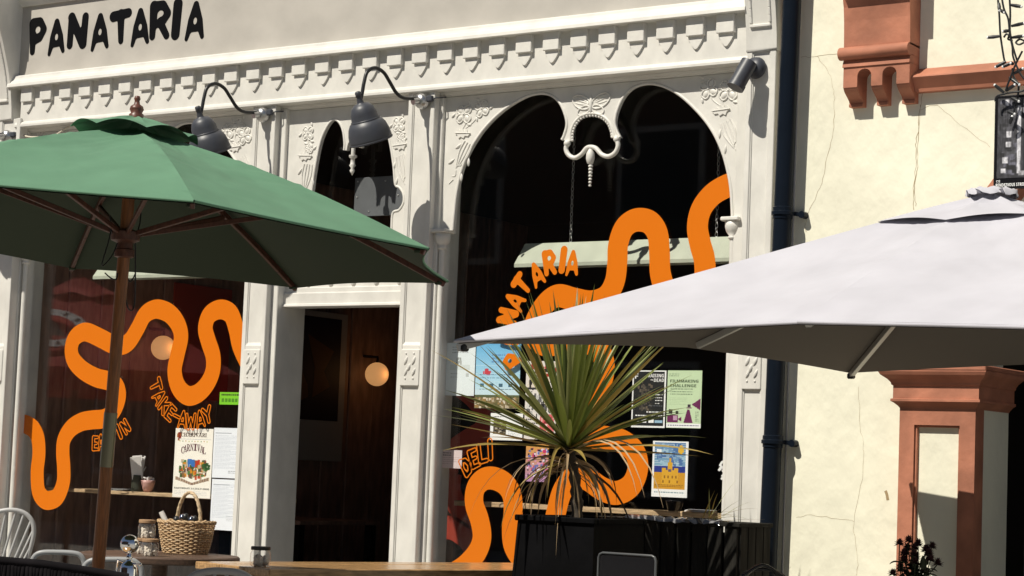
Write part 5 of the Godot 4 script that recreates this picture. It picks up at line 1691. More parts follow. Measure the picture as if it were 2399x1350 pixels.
	# black wire chair by the downpipe
	var t5 := thing("chair", "black wire chair with a rounded back at the foot of the downpipe", "chair", Vector3(Vector3(2.599, 0.85, 1.901).x, 0, Vector3(2.599, 0.85, 1.901).z))
	for line in [[Vector3(2.511, 0.77, 1.955), Vector3(2.531, 0.827, 1.946), Vector3(2.56, 0.851, 1.928), Vector3(2.603, 0.86, 1.899), Vector3(2.644, 0.852, 1.869), Vector3(2.671, 0.83, 1.847), Vector3(2.686, 0.779, 1.831)], [Vector3(2.539, 0.811, 1.988), Vector3(2.57, 0.844, 1.97), Vector3(2.621, 0.878, 1.937), Vector3(2.668, 0.849, 1.9), Vector3(2.699, 0.819, 1.875)], [Vector3(2.546, 0.821, 1.959), Vector3(2.585, 0.866, 1.937), Vector3(2.615, 0.876, 1.916), Vector3(2.637, 0.865, 1.9), Vector3(2.669, 0.827, 1.873)]]:
		var s := mb()
		var cv := curve(line, 6)
		tube(s, cv, 0.0065, 8)
		part(t5, "back_wire", s, mats["black gloss"])
	var k := Vector3(2.597, 0.775, 1.894)
	part(t5, "seat", bbox(Vector3(k.x - 0.2, 0.43, k.z - 0.02), Vector3(k.x + 0.2, 0.45, k.z + 0.38), 0.008), mats["black gloss"])
	for q in [[-0.11, 0.0], [0.11, 0.0], [-0.17, 0.34], [0.17, 0.34]]:
		var l := mb()
		tube(l, [Vector3(k.x + q[0] * 1.2, 0, k.z + q[1]), Vector3(k.x + q[0], 0.44 if q[1] > 0 else k.y + 0.02, k.z + q[1])], 0.009, 8)
		part(t5, "leg", l, mats["black gloss"])

func tubular(label: String, pts: Array) -> void:
	var f: Vector3 = (pts[0] + pts[-1]) * 0.5
	var t := thing("chair", label, "chair", Vector3(f.x, 0, f.z), "tubular chairs at the left")
	var l := curve(pts, 6)
	var s := mb()
	var a: Vector3 = pts[0]
	var b: Vector3 = pts[-1]
	l.push_front(Vector3(a.x - 0.02, 0, a.z + 0.1))
	l.append(Vector3(b.x + 0.02, 0, b.z + 0.1))
	tube(s, l, 0.0115, 10)
	part(t, "frame", s, mats["chair grey"])
	var c := mb()
	box(c, Vector3(a.x + 0.014, 0.52, a.z - 0.006), Vector3(b.x - 0.014, pts[4].y - 0.042, a.z + 0.004), 0.003)
	part(t, "back_panel", c, mats["seat blue"])
	part(t, "seat", bbox(Vector3(a.x, 0.42, a.z), Vector3(b.x, 0.445, a.z + 0.3), 0.006), mats["seat blue"])
	for x in [a.x, b.x]:
		var g := mb()
		tube(g, [Vector3(x, 0.43, a.z), Vector3(x, 0.43, a.z + 0.3), Vector3(x, 0.0, a.z + 0.32)], 0.01, 8)
		part(t, "leg", g, mats["chair grey"])

func small_things() -> void:
	var c := Vector3(1.218, 0.897, 3.99)
	var y0 := 0.745
	var tb := thing("side_table", "small wooden table under the chrome bottle in the left foreground", "table", Vector3(c.x, 0, c.z))
	part(tb, "top", bbox(Vector3(c.x - 0.22, y0 - 0.03, c.z - 0.22), Vector3(c.x + 0.16, y0 - 0.001, c.z + 0.22), 0.005), mats["table oak"])
	for q in [[-0.19, -0.19], [0.13, -0.19], [-0.19, 0.19], [0.13, 0.19]]:
		part(tb, "leg", bbox(Vector3(c.x + q[0] - 0.018, 0, c.z + q[1] - 0.018), Vector3(c.x + q[0] + 0.018, y0 - 0.031, c.z + q[1] + 0.018), 0.003), mats["table dark"])
	var t := thing("chrome_bottle", "chrome bottle with a mirror-bright ball stopper in the left foreground", "bottle", Vector3(c.x, y0, c.z))
	var s := mb()
	ball(s, c, 0.0335, 28)
	part(t, "ball_stopper", s, mats["chrome"])
	var b := mb()
	var B := Transform3D(Basis(), Vector3(c.x + 0.002, 0, c.z))
	lathe(b, [Vector2(0.0, y0), Vector2(0.03, y0), Vector2(0.031, y0 + 0.01), Vector2(0.031, c.y - 0.085), Vector2(0.026, c.y - 0.07), Vector2(0.012, c.y - 0.06), Vector2(0.009, c.y - 0.05), Vector2(0.0125, c.y - 0.045), Vector2(0.009, c.y - 0.04), Vector2(0.008, c.y - 0.03)], B, 24)
	part(t, "body", b, mats["chrome"])
	var h := mb()
	tube(h, [Vector3(c.x - 0.02, c.y - 0.066, c.z), Vector3(c.x - 0.048, c.y - 0.058, c.z + 0.005), Vector3(c.x - 0.05, c.y - 0.09, c.z + 0.006), Vector3(c.x - 0.04, c.y - 0.13, c.z)], 0.0045, 8)
	tube(h, [Vector3(c.x + 0.02, c.y - 0.066, c.z), Vector3(c.x + 0.055, c.y - 0.068, c.z)], 0.0035, 8)
	ball(h, Vector3(c.x + 0.058, c.y - 0.068, c.z), 0.006, 8)
	part(t, "lever", h, mats["chrome"])
	jar("glass jar with a dark lid standing on the near end of the plank table", Vector3(0.371, 0.75, 2.35), 0.045, 0.086, 0.5, "lid dark", "sugar")
	var j0 := Vector3(-0.621, 0.75, 2.081) + Vector3(0.01, 0, 0)
	jar("lower of two stacked jars left of the wicker basket", j0, 0.042, 0.072, 0.55, "cork", "sugar")
	jar("cork-lidded jar stacked on another, left of the wicker basket", j0 + Vector3(0.02, 0.0725, 0), 0.041, 0.088, 0.6, "cork", "sugar")
	jar("cork-lidded sugar jar in front of the wicker basket", Vector3(-0.415, 0.75, 2.172) + Vector3(0, 0, 0.06), 0.041, 0.08, 0.6, "cork", "sugar")
	# black framed board in front of the crate
	var q0 := Vector3(1.737, 0.878, 1.75)
	var q1 := Vector3(2.019, 0.889, 1.75)
	var ab := thing("pavement_board", "black pavement board with rounded corners in front of the slatted crate", "sign", Vector3((q0.x + q1.x) * 0.5, 0, 1.75))
	var y := q0.y
	var fr := mb()
	var cr := 0.02
	var ol := [Vector3(q0.x, 0.0, 1.75), Vector3(q0.x, y - cr, 1.75), Vector3(q0.x + cr * 0.3, y - cr * 0.3, 1.75), Vector3(q0.x + cr, y, 1.75), Vector3(q1.x - cr, y, 1.75), Vector3(q1.x - cr * 0.3, y - cr * 0.3, 1.75), Vector3(q1.x, y - cr, 1.75), Vector3(q1.x, 0.0, 1.75)]
	tube(fr, ol, 0.0055, 8)
	part(ab, "frame", fr, mats["frame slate"])
	part(ab, "panel", bbox(Vector3(q0.x + 0.006, 0.12, 1.742), Vector3(q1.x - 0.006, y - 0.006, 1.75), 0.002), mats["black gloss"])
	var bk := mb()
	for x in [q0.x + 0.03, q1.x - 0.03]: tube(bk, [Vector3(x, y - 0.03, 1.74), Vector3(x, 0, 1.5)], 0.009, 8)
	part(ab, "back_leg", bk, mats["black gloss"])

func cable_from_left_lamp() -> void:
	org = Vector3(-4.0, 3.27, 0.0)
	var st := mb()
	tube(st, curve([Vector3(-4.11, 3.313, -0.02), Vector3(-4.043, 3.298, -0.02), Vector3(-3.95, 3.261, -0.02), Vector3(-3.836, 3.249, -0.02), Vector3(-3.716, 3.244, -0.02), Vector3(-3.638, 3.268, -0.02), Vector3(-3.589, 3.292, -0.02), Vector3(-3.504, 3.312, -0.02)], 5), 0.0065, 8)
	solo("cable", st, mats["cream cable"], "pale cable drooping from the lamp at the left pilaster along the carved panel", "cable", org)

# ---------------------------------------------------------------- inside the cafe
func trough(label: String, x0: float, x1: float, chain_x: Array, at: Vector3) -> void:
	var t := thing("hanging_light", label, "lamp", at, "trough lights hung inside the windows")
	var s := mb()
	mould(s, [Vector2(-0.56, 2.5), Vector2(-0.5, 2.5), Vector2(-0.40, 2.375), Vector2(-0.40, 2.355), Vector2(-0.41, 2.355), Vector2(-0.41, 2.372), Vector2(-0.505, 2.492), Vector2(-0.555, 2.492), Vector2(-0.65, 2.372), Vector2(-0.66, 2.372)], x0, x1)
	part(t, "reflector", s, mats["trough paint"])
	var e := mb()
	for x in [x0, x1 - 0.004]:
		plate_x(e, [Vector2(-0.56, 2.499), Vector2(-0.5, 2.499), Vector2(-0.405, 2.374), Vector2(-0.655, 2.374)], x)
	part(t, "end_cap", e, mats["trough paint"])
	for cx in chain_x:
		var c := mb()
		var y := 2.505
		var k := 0
		while y < 3.37:
			var pts := []
			var r := Vector3(0.0075, 0, 0) if k % 2 == 0 else Vector3(0, 0, 0.0075)
			for i in 9:
				var a := TAU * i / 8
				pts.append(Vector3(cx, y + 0.0125 + sin(a) * 0.0145, -0.53) + r * cos(a))
			tube(c, pts, 0.0022, 5, false)
			y += 0.024
			k += 1
		part(t, "chain", c, mats["dull steel"])

func plate_x(st: SurfaceTool, pts: Array, x: float) -> void:
	flat(st)
	for i in range(1, pts.size() - 1):
		tri(st, Vector3(x, pts[0].y, pts[0].x), Vector3(x, pts[i].y, pts[i].x), Vector3(x, pts[i + 1].y, pts[i + 1].x), Vector3.RIGHT)

func inside() -> void:
	trough("long pale trough light hung on chains inside the right window", -0.28, 1.14, [0.01, 0.95], Vector3(0.4, 2.36, -0.53))
	trough("long pale trough light hung inside the left window behind the green parasol", -3.66, -2.3, [-3.3, -2.5], Vector3(-3.0, 2.36, -0.53))
	# plank shelves along the windows
	org = Vector3(-3.2, 0.96, -0.4)
	solo("window_shelf", bbox(Vector3(-3.95, 0.962, -0.62), Vector3(-2.0, 0.985, -0.36), 0.003), mats["shelf pine"], "pine shelf inside the left window with napkins and a bowl on it", "shelf", org)
	org = Vector3(0.2, 1.0, -0.4)
	solo("window_shelf", bbox(Vector3(-0.62, 1.002, -0.62), Vector3(1.3, 1.03, -0.38), 0.003), mats["shelf pine"], "pine shelf inside the right window behind the palm", "shelf", org)
	var p := Vector3(-3.197, 0.998, -0.45)
	p.y = 0.985
	var t := thing("napkin_tin", "patterned tin on the left window shelf, filled with napkins and straws", "tin", p)
	var s := mb()
	lathe(s, [Vector2(0, 0.001), Vector2(0.043, 0.001), Vector2(0.043, 0.105), Vector2(0.039, 0.105), Vector2(0.039, 0.01)], Transform3D(Basis(), p), 20, true)
	part(t, "tin", s, mats["tin green"])
	org = p + Vector3(0.01, 0.08, 0)
	var nk := mb()
	for i in 5:
		box(nk, Vector3(-0.035, 0, -0.002), Vector3(0.035, 0.15 - 0.008 * (i % 3), 0.002), 0.001, Transform3D(Basis.from_euler(Vector3(0.05 * (i - 2), 0.3 * (i - 2), -0.06 + 0.05 * i)), org + Vector3(0.005 * (i - 2), 0, 0.012 * (i - 2))))
	solo("napkins", nk, mats["napkin"], "bundle of white paper napkins standing in the patterned tin", "napkin", org)
	org = p + Vector3(-0.02, 0.06, 0)
	var sw := mb()
	for i in 6:
		tube(sw, [org + Vector3(0.004 * i, 0, 0), org + Vector3(-0.05 + 0.008 * i, 0.12 - 0.01 * (i % 2), 0.01 * i - 0.03)], 0.003, 6)
	tube(sw, [org + Vector3(0.03, 0.02, 0), org + Vector3(0.085, 0.1, 0.0)], 0.003, 6)
	solo("straws", sw, mats["dull steel"], "thin grey straws beside the napkins in the patterned tin", "straw", org)
	var bp := Vector3(-3.086, 0.999, -0.43)
	bp.y = 0.9855
	var bt := thing("bowl", "small pink bowl of sugar sachets right of the napkin tin", "bowl", bp)
	var bs := mb()
	lathe(bs, [Vector2(0, 0.0), Vector2(0.025, 0.0), Vector2(0.033, 0.02), Vector2(0.042, 0.055), Vector2(0.046, 0.075), Vector2(0.042, 0.075), Vector2(0.03, 0.03), Vector2(0, 0.02)], Transform3D(Basis(), bp), 22)
	part(bt, "bowl", bs, mats["bowl pink"])
	var sg := mb()
	for i in 9:
		box(sg, Vector3(-0.018, -0.004, -0.01), Vector3(0.018, 0.004, 0.01), 0.002, Transform3D(Basis.from_euler(Vector3(i, i * 0.8, 0.6 * i)), bp + Vector3(0.02 * cos(i * 2.4), 0.072 + 0.002 * i, 0.02 * sin(i * 2.4))))
	part(bt, "sachet", sg, mats["napkin"]).set_meta("kind", "stuff")
	org = Vector3(-3.366, 0.995, -0.45)
	org.y = 0.9855
	var np := mb()
	for i in 3:
		box(np, Vector3(-0.1, 0, -0.07), Vector3(0.1, 0.004, 0.07), 0.001, Transform3D(Basis.from_euler(Vector3(0, 0.25 * (i - 1), 0)), org + Vector3(0.01 * i, 0.0045 * i, 0)))
	solo("newspapers", np, mats["paper print"], "folded newspapers lying on the left window shelf", "newspaper", org)
	for i in 2:
		org = Vector3(-4.222, 0.981, -0.45) + Vector3(0.2 * i, 0, 0.0)
		org.y = 0.9855
		var gs := mb()
		lathe(gs, [Vector2(0, 0.002), Vector2(0.03, 0.002), Vector2(0.036, 0.09), Vector2(0.034, 0.09), Vector2(0.028, 0.01)], Transform3D(Basis(), org), 18)
		solo("glass", gs, mats["jar glass"], ["drinking glass at the far left of the left window shelf", "drinking glass seen through the orange ribbon's left bend"][i], "glass", org, "drinking glasses on the left window shelf")
	var kp := Vector3(0.763, 1.024, -0.5)
	kp.y = 1.0305
	org = kp
	var ks := mb()
	lathe(ks, [Vector2(0, 0.0), Vector2(0.035, 0.0), Vector2(0.05, 0.05), Vector2(0.054, 0.055), Vector2(0.05, 0.056), Vector2(0.03, 0.012), Vector2(0, 0.01)], Transform3D(Basis(), kp), 20)
	solo("bowl", ks, mats["black gloss"], "shallow black bowl on the right window shelf below the sandcastle poster", "bowl", kp)
	org = Vector3(0.932, 1.031, -0.48)
	org.y = 1.0305
	var ps := mb()
	for i in 4:
		box(ps, Vector3(-0.07, 0, -0.05), Vector3(0.07, 0.003, 0.05), 0.001, Transform3D(Basis.from_euler(Vector3(0, 0.2 * i - 0.3, 0)), org + Vector3(0.004 * i, 0.0035 * i, 0)))
	solo("leaflets", ps, mats["paper white"], "loose stack of white leaflets at the right end of the right window shelf", "leaflet", org)
	# lamps and pictures on the far wall
	globe("round globe lamp glowing on the panelled wall, seen through the doorway", Vector3(-3.95, 1.932, -3.77), 0.094)
	globe("round globe lamp on the panelled wall behind the orange ribbon in the left window", Vector3(-3.95, 1.974, -1.378), 0.085)
	var fx := -4.1
	var tl := Vector3(-4.085, 2.385, -2.902)
	var br := Vector3(-4.085, 1.232, -3.535)
	var pt := thing("framed_picture", "large white-framed picture of a dark blue scene with a fox-brown shape, seen through the doorway", "picture", Vector3(-4.09, br.y, (tl.z + br.z) * 0.5))
	part(pt, "mount", bbox(Vector3(-4.1, br.y, br.z), Vector3(-4.075, tl.y, tl.z), 0.003), mats["frame white"])
	var y0 := lerpf(br.y, tl.y, 0.27)
	part(pt, "print", bbox(Vector3(-4.09, y0, lerpf(br.z, tl.z, 0.12)), Vector3(-4.073, lerpf(br.y, tl.y, 0.96), lerpf(br.z, tl.z, 0.93)), 0.0), mats["navy print"])
	var fs := mb()
	flat(fs)
	var g := func(u: float, v: float) -> Vector3: return Vector3(-4.0715, lerpf(br.y, tl.y, v), lerpf(br.z, tl.z, u))
	for q in [[[0.75, 0.84], [0.25, 0.74], [0.42, 0.6], [0.6, 0.62]], [[0.6, 0.62], [0.42, 0.6], [0.3, 0.5], [0.62, 0.42]], [[0.93, 0.68], [0.9, 0.38], [0.7, 0.42], [0.72, 0.5]]]:
		quad(fs, g.call(q[0][0], q[0][1]), g.call(q[1][0], q[1][1]), g.call(q[2][0], q[2][1]), g.call(q[3][0], q[3][1]), Vector3.RIGHT)
	part(pt, "brown_shape", fs, mats["brown print"])
	# red poster on the panelled wall in the left window
	org = Vector3(-4.085, 2.057, -1.893)
	solo("picture", bbox(org + Vector3(-0.006, -0.42, -0.3), org + Vector3(0.008, 0.4, 0.3), 0.002), mats["room red"], "dark red picture on the panelled wall inside the left window", "picture", org)
	# tables further in
	for k in 2:
		var c := [Vector3(-3.6, 0.806, -2.505), Vector3(-2.6, 0.8, -3.6)][k] as Vector3
		var tt := thing("inside_table", ["wooden table just inside the doorway with a pale corner catching light", "dark table deeper inside the room, right of the doorway table"][k], "table", Vector3(c.x, 0, c.z), "tables inside the cafe")
		part(tt, "top", bbox(Vector3(c.x - 0.4, c.y - 0.03, c.z - 0.45), Vector3(c.x + 0.4, c.y, c.z + 0.45), 0.004), mats["room wood"])
		for q in [[-0.35, -0.4], [0.35, -0.4], [-0.35, 0.4], [0.35, 0.4]]:
			part(tt, "leg", bbox(Vector3(c.x + q[0] - 0.03, 0.08, c.z + q[1] - 0.03), Vector3(c.x + q[0] + 0.03, c.y - 0.031, c.z + q[1] + 0.03), 0.003), mats["room dark"])
	# grey board hung behind the light over the door
	var b0 := Vector3(-1.389, 2.904, -0.3)
	var b1 := Vector3(-1.003, 2.67, -0.3)
	var bd := thing("metal_plate", "grey riveted metal plate hung behind the glass over the door", "panel", Vector3((b0.x + b1.x) * 0.5, b1.y, -0.3))
	part(bd, "plate", bbox(Vector3(b0.x, b1.y, -0.31), Vector3(b1.x, b0.y, -0.3), 0.002), mats["board grey"])
	for q in [[0.06, 0.1], [0.06, 0.5], [0.06, 0.9], [0.86, 0.1], [0.86, 0.5], [0.86, 0.9], [0.3, 0.12], [0.6, 0.88]]:
		var rs := mb()
		ball(rs, Vector3(lerpf(b0.x, b1.x, q[0]), lerpf(b1.y, b0.y, q[1]), -0.3), 0.006, 8, 0.8)
		part(bd, "rivet", rs, mats["dull steel"])

func globe(label: String, at: Vector3, r: float) -> void:
	var t := thing("globe_lamp", label, "lamp", at, "globe lamps on the panelled wall")
	var s := mb()
	ball(s, at, r, 28)
	part(t, "globe", s, mats["globe glow"])
	var b := mb()
	tube(b, [at + Vector3(0, r * 0.97, 0), at + Vector3(0, r + 0.04, 0), at + Vector3(-0.14, r + 0.05, 0)], 0.012, 10)
	part(t, "bracket", b, mats["dark cable"])
	var l := OmniLight3D.new()
	l.name = "globe_light"
	l.light_color = Color(1.0, 0.68, 0.4)
	l.light_energy = 0.012
	l.light_size = r
	l.omni_range = 8.0
	l.omni_attenuation = 2.0
	l.shadow_enabled = true
	l.position = Vector3(r + 0.03, 0, 0)
	t.add_child(l, true)

# ---------------------------------------------------------------- posters behind the glass
func sheet_texture(w: int, h: int, bg: Color, rects: Array, wobble := 0.0) -> ImageTexture:
	var im := Image.create(w, h, false, Image.FORMAT_RGB8)
	im.fill(bg)
	for r in rects:
		im.fill_rect(Rect2i(int(r[0] * w), int(r[1] * h), maxi(1, int(r[2] * w)), maxi(1, int(r[3] * h))), r[4])
	if wobble > 0.0:
		for y in h:
			for x in w:
				var c := im.get_pixel(x, y)
				var k := 1.0 + rng.randf_range(-wobble, wobble)
				im.set_pixel(x, y, Color(c.r * k, c.g * k, c.b * k))
	return ImageTexture.create_from_image(im)

func dab(im_rects: Array, x: float, y: float, w: float, h: float, n: int, cols: Array, size: float) -> void:
	for i in n:
		im_rects.append([x + rng.randf() * w, y + rng.randf() * h, size * rng.randf_range(0.5, 1.5), size * rng.randf_range(0.4, 1.1), cols[i % cols.size()]])

func text_rows(rects: Array, x: float, y: float, w: float, rows: int, gap: float, th: float, col: Color) -> void:
	for i in rows:
		var xx := x
		var lim := x + w * (1.0 if i % 4 != 3 else 0.6)
		while xx < lim:
			var l := rng.randf_range(0.02, 0.08)
			rects.append([xx, y + i * gap, minf(l, lim - xx), th, col])
			xx += l + 0.014

# a sheet of paper stuck inside the glass, from its top left to its bottom right corner
func poster(called: String, label: String, tl: Vector3, br: Vector3, texture: Texture2D, category := "poster", lean := 0.0) -> MeshInstance3D:
	var m := StandardMaterial3D.new()
	m.albedo_texture = texture
	m.roughness = 0.6
	m.cull_mode = BaseMaterial3D.CULL_DISABLED
	org = Vector3((tl.x + br.x) * 0.5, br.y, tl.z)
	var st := mb()
	flat(st)
	var v := [tl, Vector3(br.x, tl.y, tl.z), br, Vector3(tl.x, br.y, tl.z)]
	var uv := [Vector2(0, 0), Vector2(1, 0), Vector2(1, 1), Vector2(0, 1)]
	for f in [[0, 1, 2], [0, 2, 3]]:
		for k in f:
			st.set_uv(uv[k])
			st.add_vertex(v[k] - org)
	st.set_uv(Vector2(0.01, 0.01))
	var d := Vector3(0, 0, -0.0008)
	for k in 4:
		var a: Vector3 = v[k]
		var b: Vector3 = v[(k + 1) % 4]
		quad(st, a, b, b + d, a + d, (a + b) * 0.5 - (tl + br) * 0.5)
	quad(st, tl + d, v[1] + d, br + d, v[3] + d, Vector3.FORWARD)
	var o := solo(called, st, m, label, category, org, "papers stuck inside the windows")
	o.rotation.z = lean
	return o

func posters() -> void:
	var z := -0.178
	var k := Color(0.16, 0.16, 0.18)
	var grey := Color(0.62, 0.65, 0.7)
	var W := Color(0.96, 0.97, 0.97)
	var ink: Material = mats["ink"]
	# carnival
	var r := []
	text_rows(r, 0.2, 0.03, 0.6, 1, 0.02, 0.008, grey)
	dab(r, 0.05, 0.05, 0.08, 0.1, 12, [Color(0.5, 0.12, 0.1), Color(0.6, 0.3, 0.1)], 0.05)
	for i in 10: r.append([0.12 + i * 0.08, 0.175 + 0.006 * (i % 2), 0.03, 0.02, [Color(0.75, 0.75, 0.4), Color(0.5, 0.6, 0.45), Color(0.8, 0.6, 0.4)][i % 3]])
	r.append([0.06, 0.155, 0.9, 0.004, grey])
	dab(r, 0.14, 0.45, 0.7, 0.24, 150, [Color(0.25, 0.35, 0.16), Color(0.55, 0.4, 0.25), Color(0.75, 0.3, 0.15), Color(0.85, 0.55, 0.1), Color(0.3, 0.5, 0.25), Color(0.75, 0.7, 0.6), Color(0.4, 0.3, 0.25)], 0.06)
	dab(r, 0.36, 0.44, 0.16, 0.08, 16, [Color(0.2, 0.45, 0.75)], 0.06)
	dab(r, 0.56, 0.45, 0.12, 0.08, 14, [Color(0.75, 0.2, 0.1)], 0.05)
	dab(r, 0.72, 0.48, 0.2, 0.1, 20, [Color(0.12, 0.3, 0.12), Color(0.18, 0.36, 0.16)], 0.05)
	for i in 14:
		r.append([0.06 + i * 0.032, 0.7 + i * 0.0065, 0.034, 0.05 - i * 0.001, Color(0.55, 0.44, 0.38) if i % 2 else Color(0.72, 0.64, 0.55)])
		r.append([0.92 - i * 0.032, 0.7 + i * 0.0065, 0.034, 0.05 - i * 0.001, Color(0.5, 0.4, 0.35) if i % 2 else Color(0.7, 0.62, 0.52)])
	text_rows(r, 0.06, 0.91, 0.85, 3, 0.022, 0.008, grey)
	var tl := Vector3(-2.625, 1.392, -0.178)
	var br := Vector3(-2.309, 0.97, -0.178)
	var p := poster("carnival_poster", "white carnival poster with a bright pop-up book picture, above the basket", tl, br, sheet_texture(128, 240, Color(0.97, 0.96, 0.92), r, 0.03))
	org = p.position
	var w := br.x - tl.x
	var h := tl.y - br.y
	var at := func(u: float, v: float) -> Vector3: return Vector3(lerpf(tl.x, br.x, u), lerpf(tl.y, br.y, v), z + 0.0006)
	print_text(p, "CHARIVARI", at.call(0.49, 0.092), w * 0.68, h * 0.055, mats["print brown"], "Droid Serif")
	var cv := "CARNIVAL"
	for i in 8:
		var a := -0.9 + 1.8 * i / 7.0
		print_text(p, cv[i], at.call(0.5 + 0.36 * sin(a), 0.39 - 0.12 * cos(a)), w * 0.085, h * 0.1, mats["print wine"], "Droid Serif")
	print_text(p, "SATURDAY 11 JULY 2026", at.call(0.5, 0.87), w * 0.92, h * 0.03, ink, "Droid Serif")
	# two menus
	for q in 2:
		var mr := []
		mr.append([0.05, 0.1, 0.5, 0.014, grey * 0.8])
		text_rows(mr, 0.06, 0.16 if q == 0 else 0.1, 0.8, 26, 0.026, 0.009, Color(0.62, 0.66, 0.72))
		if q == 1: text_rows(mr, 0.5, 0.72, 0.4, 4, 0.03, 0.01, Color(0.55, 0.57, 0.6))
		else: text_rows(mr, 0.5, 0.86, 0.4, 2, 0.03, 0.012, Color(0.45, 0.46, 0.5))
		mr.append([0.78, 0.05, 0.12, 0.08, k])
		mr.append([0.82, 0.075, 0.04, 0.03, W])
		var a := [Vector3(-2.304, 1.401, -0.178), Vector3(-2.3, 1.091, -0.178)][q] as Vector3
		poster("menu_page", ["white menu page stuck beside the carnival poster", "white menu page below the other, behind the basket"][q], a, a + Vector3(0.262, [-0.302, -0.305][q], 0), sheet_texture(128, 180, Color(0.93, 0.95, 0.98), mr), "menu")
	# green hygiene sticker
	var gr := []
	for i in 5: gr.append([0.1 + i * 0.15, 0.5, 0.11, 0.3, Color(0.3, 0.55, 0.1)])
	text_rows(gr, 0.08, 0.14, 0.85, 1, 0.1, 0.14, Color(0.12, 0.25, 0.05))
	gr.append([0.86, 0.42, 0.12, 0.44, Color(0.05, 0.1, 0.02)])
	var ga := Vector3(-2.273, 1.617, -0.178)
	var gb := Vector3(-2.091, 1.542, -0.178)
	poster("rating_sticker", "bright green rating sticker on the left window by the pilaster", ga, gb, sheet_texture(128, 72, Color(0.5, 0.82, 0.16), gr), "sticker")
	# right window
	var wr := []
	text_rows(wr, 0.25, 0.08, 0.55, 3, 0.05, 0.022, Color(0.66, 0.69, 0.7))
	dab(wr, 0.38, 0.28, 0.14, 0.18, 22, [Color(0.6, 0.63, 0.62), Color(0.7, 0.72, 0.72)], 0.06)
	wr.append([0.2, 0.42, 0.65, 0.1, Color(0.84, 0.88, 0.88)])
	text_rows(wr, 0.22, 0.58, 0.25, 2, 0.07, 0.014, Color(0.7, 0.73, 0.74))
	wr.append([0.72, 0.58, 0.1, 0.07, Color(0.75, 0.78, 0.78)])
	poster("notice", "plain white notice at the left edge of the right window", Vector3(-0.577, 1.913, -0.178), Vector3(-0.363, 1.616, -0.178), sheet_texture(128, 180, Color(0.9, 0.94, 0.95), wr), "notice")
	var bl := []
	for i in 24: bl.append([0, i * 0.03, 1, 0.031, Color(0.42, 0.72, 0.9).lerp(Color(0.78, 0.9, 0.95), i / 24.0)])
	text_rows(bl, 0.36, 0.19, 0.3, 3, 0.05, 0.025, Color(0.4, 0.6, 0.78))
	dab(bl, 0.16, 0.4, 0.12, 0.06, 9, [Color(0.8, 0.25, 0.3)], 0.07)
	text_rows(bl, 0.1, 0.49, 0.8, 2, 0.05, 0.014, Color(0.4, 0.55, 0.65))
	for i in 4: bl.append([0.12 + i * 0.21, 0.63, 0.09, 0.05, Color(0.25, 0.4, 0.48)])
	text_rows(bl, 0.1, 0.71, 0.85, 1, 0.05, 0.012, Color(0.4, 0.5, 0.56))
	bl.append([0, 0.8, 1, 0.05, Color(0.35, 0.38, 0.24)])
	bl.append([0, 0.84, 1, 0.16, Color(0.5, 0.44, 0.3)])
	dab(bl, 0.0, 0.83, 1.0, 0.15, 90, [Color(0.75, 0.7, 0.6), Color(0.4, 0.38, 0.22), Color(0.62, 0.5, 0.3), Color(0.86, 0.82, 0.75)], 0.05)
	poster("sky_blue_poster", "sky-blue event poster with a town along its foot, behind the palm leaves", Vector3(-0.357, 1.918, -0.178), Vector3(-0.055, 1.549, -0.178), sheet_texture(140, 200, Color(0.8, 0.9, 0.94), bl, 0.02))
	var ph := []
	ph.append([0.1, 0.28, 0.4, 0.5, Color(0.3, 0.27, 0.2)])
	dab(ph, 0.1, 0.28, 0.36, 0.44, 40, [Color(0.08, 0.08, 0.07), Color(0.5, 0.46, 0.36), Color(0.75, 0.72, 0.66)], 0.07)
	text_rows(ph, 0.56, 0.55, 0.36, 5, 0.06, 0.02, grey)
	text_rows(ph, 0.1, 0.12, 0.3, 1, 0.06, 0.03, k)
	poster("photo_card", "white card with a dark square photograph, left of the palm", Vector3(-0.241, 1.523, -0.178), Vector3(-0.024, 1.375, -0.178), sheet_texture(128, 110, W, ph))
	var tall := []
	dab(tall, 0.05, 0.02, 0.9, 0.28, 90, [Color(0.85, 0.8, 0.72), Color(0.7, 0.15, 0.16), Color(0.1, 0.1, 0.1), Color(0.9, 0.86, 0.8)], 0.09)
	tall.append([0.05, 0.34, 0.9, 0.03, k])
	dab(tall, 0.05, 0.38, 0.9, 0.3, 110, [Color(0.07, 0.07, 0.07), Color(0.85, 0.85, 0.83), Color(0.4, 0.4, 0.4)], 0.07)
	tall.append([0.5, 0.68, 0.45, 0.28, Color(0.85, 0.4, 0.42)])
	dab(tall, 0.5, 0.68, 0.42, 0.24, 25, [Color(0.95, 0.8, 0.78), Color(0.5, 0.1, 0.12)], 0.06)
	text_rows(tall, 0.06, 0.74, 0.38, 5, 0.05, 0.02, k)
	poster("show_poster", "tall red, black and white show poster hidden behind the palm crown", Vector3(-0.014, 1.811, -0.178), Vector3(0.192, 1.385, -0.178), sheet_texture(128, 230, Color(0.9, 0.88, 0.86), tall))
	var pk := []
	for i in 12: pk.append([0, i * 0.085, 1, 0.086, Color(0.85, 0.62, 0.3).lerp(Color(0.72, 0.55, 0.78), i / 12.0)])
	dab(pk, 0.05, 0.1, 0.9, 0.75, 110, [Color(0.9, 0.85, 0.92), Color(0.78, 0.2, 0.42), Color(0.15, 0.12, 0.2), Color(0.85, 0.6, 0.75), Color(0.4, 0.45, 0.7)], 0.09)
	poster("pink_flyer", "small pink and violet flyer below the show poster", Vector3(0.005, 1.359, -0.178), Vector3(0.155, 1.156, -0.178), sheet_texture(110, 180, W, pk))
	var lb := []
	text_rows(lb, 0.1, 0.14, 0.4, 2, 0.12, 0.05, k)
